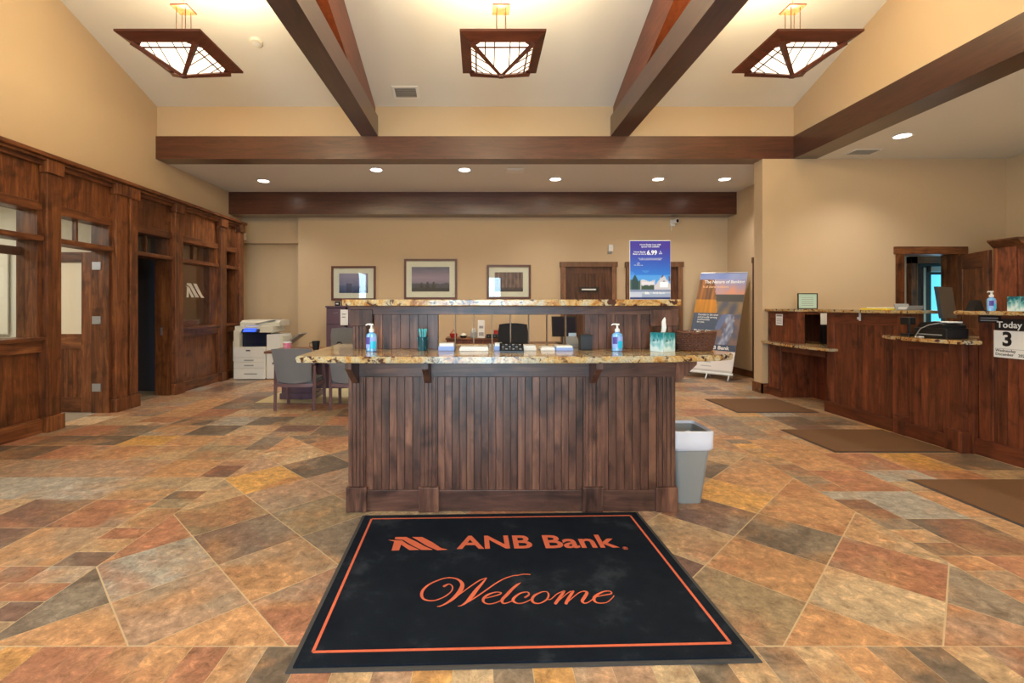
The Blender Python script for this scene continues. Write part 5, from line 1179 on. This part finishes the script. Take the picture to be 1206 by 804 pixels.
for z0, z1 in ((0,.20),(.205,.40)):
    b_ = MB().box(-.09,.10,-.12,.12,z0,z1,.008).build('box_unit','black',t)
    for a, z in ((-.06,.05),(.07,.05),(-.06,.13),(.07,.13)): MB().box(a-.012,a+.012,-.125,-.12,z0+z,z0+z+.025,.002).build('socket','grey',b_)
    m = MB(); m.tube([(-.03,-.125,z0+.15),(0,-.14,z0+.10),(.03,-.125,z0+.15)],.005,6); m.tube([(0,-.13,z0+.04),(0,-.14,z0+.12)],.005,6); m.build('cable','grey',b_)
t = thing('folder', 'yellow folder under white papers on the middle granite top', 'folder', (4.64, 5.47, 1.338), R(3))
MB().box(-.10,.10,-.17,.17,0,.02,.002).build('cover','yellow',t); MB().box(-.09,.08,-.15,.10,.02,.03).build('papers','paper',t)
t = thing('document_tray', 'small grey document tray right of the yellow folder', 'tray', (4.68, 5.17, 1.338)); MB().prism([(-.07,0),(.07,0),(.10,.07),(.09,.07),(.065,.008),(-.06,.008),(-.09,.05),(-.10,.05)],-.08,.08,'X').build('tray','grey',t); MB().box(-.06,.06,-.05,.06,.008,.035).build('papers','paper',t)
t = thing('computer_monitor', 'thin black monitor turned edge-on behind the black printer on the teller line', 'monitor', (4.79, 4.84, 1.069), R(31)); monitor(t, .42, .32, .19)
MB().box(-.03,.03,.0525,.056,.36,.39).build('badge','grey',t)
t = thing('receipt_printer', 'black printer with a loose cable on the granite ledge of the teller line', 'printer', (4.52, 4.66, 1.069))
MB().box(-.10,.12,-.17,.17,0,.10,.01).build('base','black',t); MB().prism([(-.14,.10),(.14,.10),(.10,.15),(-.05,.165),(-.14,.13)],-.09,.12,'X').build('lid','black',t)
MB().box(-.105,-.10,-.13,.13,.03,.04).build('paper_slot','grey',t); MB().box(-.05,.09,-.14,.02,.152,.165,.003).build('paper','paper',t)
m = MB(); m.tube([(-.11,.13,.02),(-.13,.06,.09),(-.12,-.02,.13),(-.08,-.10,.15)],.005,6); m.build('cable','grey',t)
t = thing('card_reader', 'small black card reader on a stalk, left of the black printer', 'card reader', (4.46, 4.92, 1.069)); MB().box(-.05,.05,-.05,.05,0,.03,.006).build('foot','black',t); MB().tube([(0,0,.03),(0,0,.12)],.012,8).build('stalk','black',t); MB().box(-.05,.03,-.05,.06,.12,.20,.012).build('head','black',t)
t = thing('pencil_tray', 'tiny white eraser lying on the edge of the granite ledge', 'eraser', (4.38, 4.72, 1.069)); MB().box(-.015,.015,-.035,.035,0,.015,.003).build('block','white',t); MB().box(-.016,.016,-.01,.02,-.0,.016).build('sleeve','grey',t)
t.name = 'eraser'
t = thing('desk_stand', 'black tapered stand on the near granite top left of its sanitizer', 'stand', (4.62, 4.42, 1.338)); MB().prism([(-.05,0),(.05,0),(.012,.10),(-.01,.10)],-.04,.04,'Y').build('body','black',t); MB().box(-.06,.06,-.05,.05,0,.008,.002).build('foot','black',t)
sanitizer(4.60, 4.26, 1.338, 'clear blue sanitizer pump bottle on the near teller counter', .95)
t = tissue(4.70, 4.085, 1.338, 'wide teal tissue box on the near teller counter with a bright cyan end', R(0), 0, 1.0)
t.scale = (1.7, .9, 1)
t = thing('black_puppet', 'small black object with round tips behind the teal tissue box', 'ornament', (4.90, 4.15, 1.338)); MB().box(-.06,.06,-.04,.04,0,.14,.01).build('body','black',t)
for x in (-.04,.05): MB().lathe([(.001,.13),(.02,.15),(.02,.165),(.001,.185)],x,0,10).build('tip','black',t)
t.name = 'ornament'
# tall cabinet at the right
t = thing('tall_cabinet', 'tall dark wooden cabinet with a crown behind the near teller counter', 'cabinet', (7.72, 6.43, 0)); O = (7.72, 6.43, 0)
MB(O).box(7.13, 8.32, 6.3, 6.58, 0, 2.2, .004).build('body', 'tell', t)
MB(O).prism([(7.13,2.18),(7.04,2.27),(7.04,2.29),(8.32,2.29),(8.32,2.18)], 6.2, 6.58, 'Y').build('crown', 'red_x', t)
for a, b_ in ((7.15,7.52),(7.54,7.91),(7.93,8.3)):
    d = MB(O).box(a, b_, 6.285, 6.3, .1, 2.14, .004).build('door', 'tell', t); MB(O).box(a+.07, b_-.07, 6.28, 6.287, .2, 2.04, .003).build('door_panel', 'tell', d)
# things seen in the bright office
t = thing('window_blind', 'pale daylight blind hanging in the bright left office', 'blind', (-6.9, 6.44, 1.0)); MB().box(-.5,.5,-.02,0,0,1.1).build('cloth','office',t); MB().box(-.52,.52,-.04,0,1.1,1.16,.004).build('head_rail','white',t)
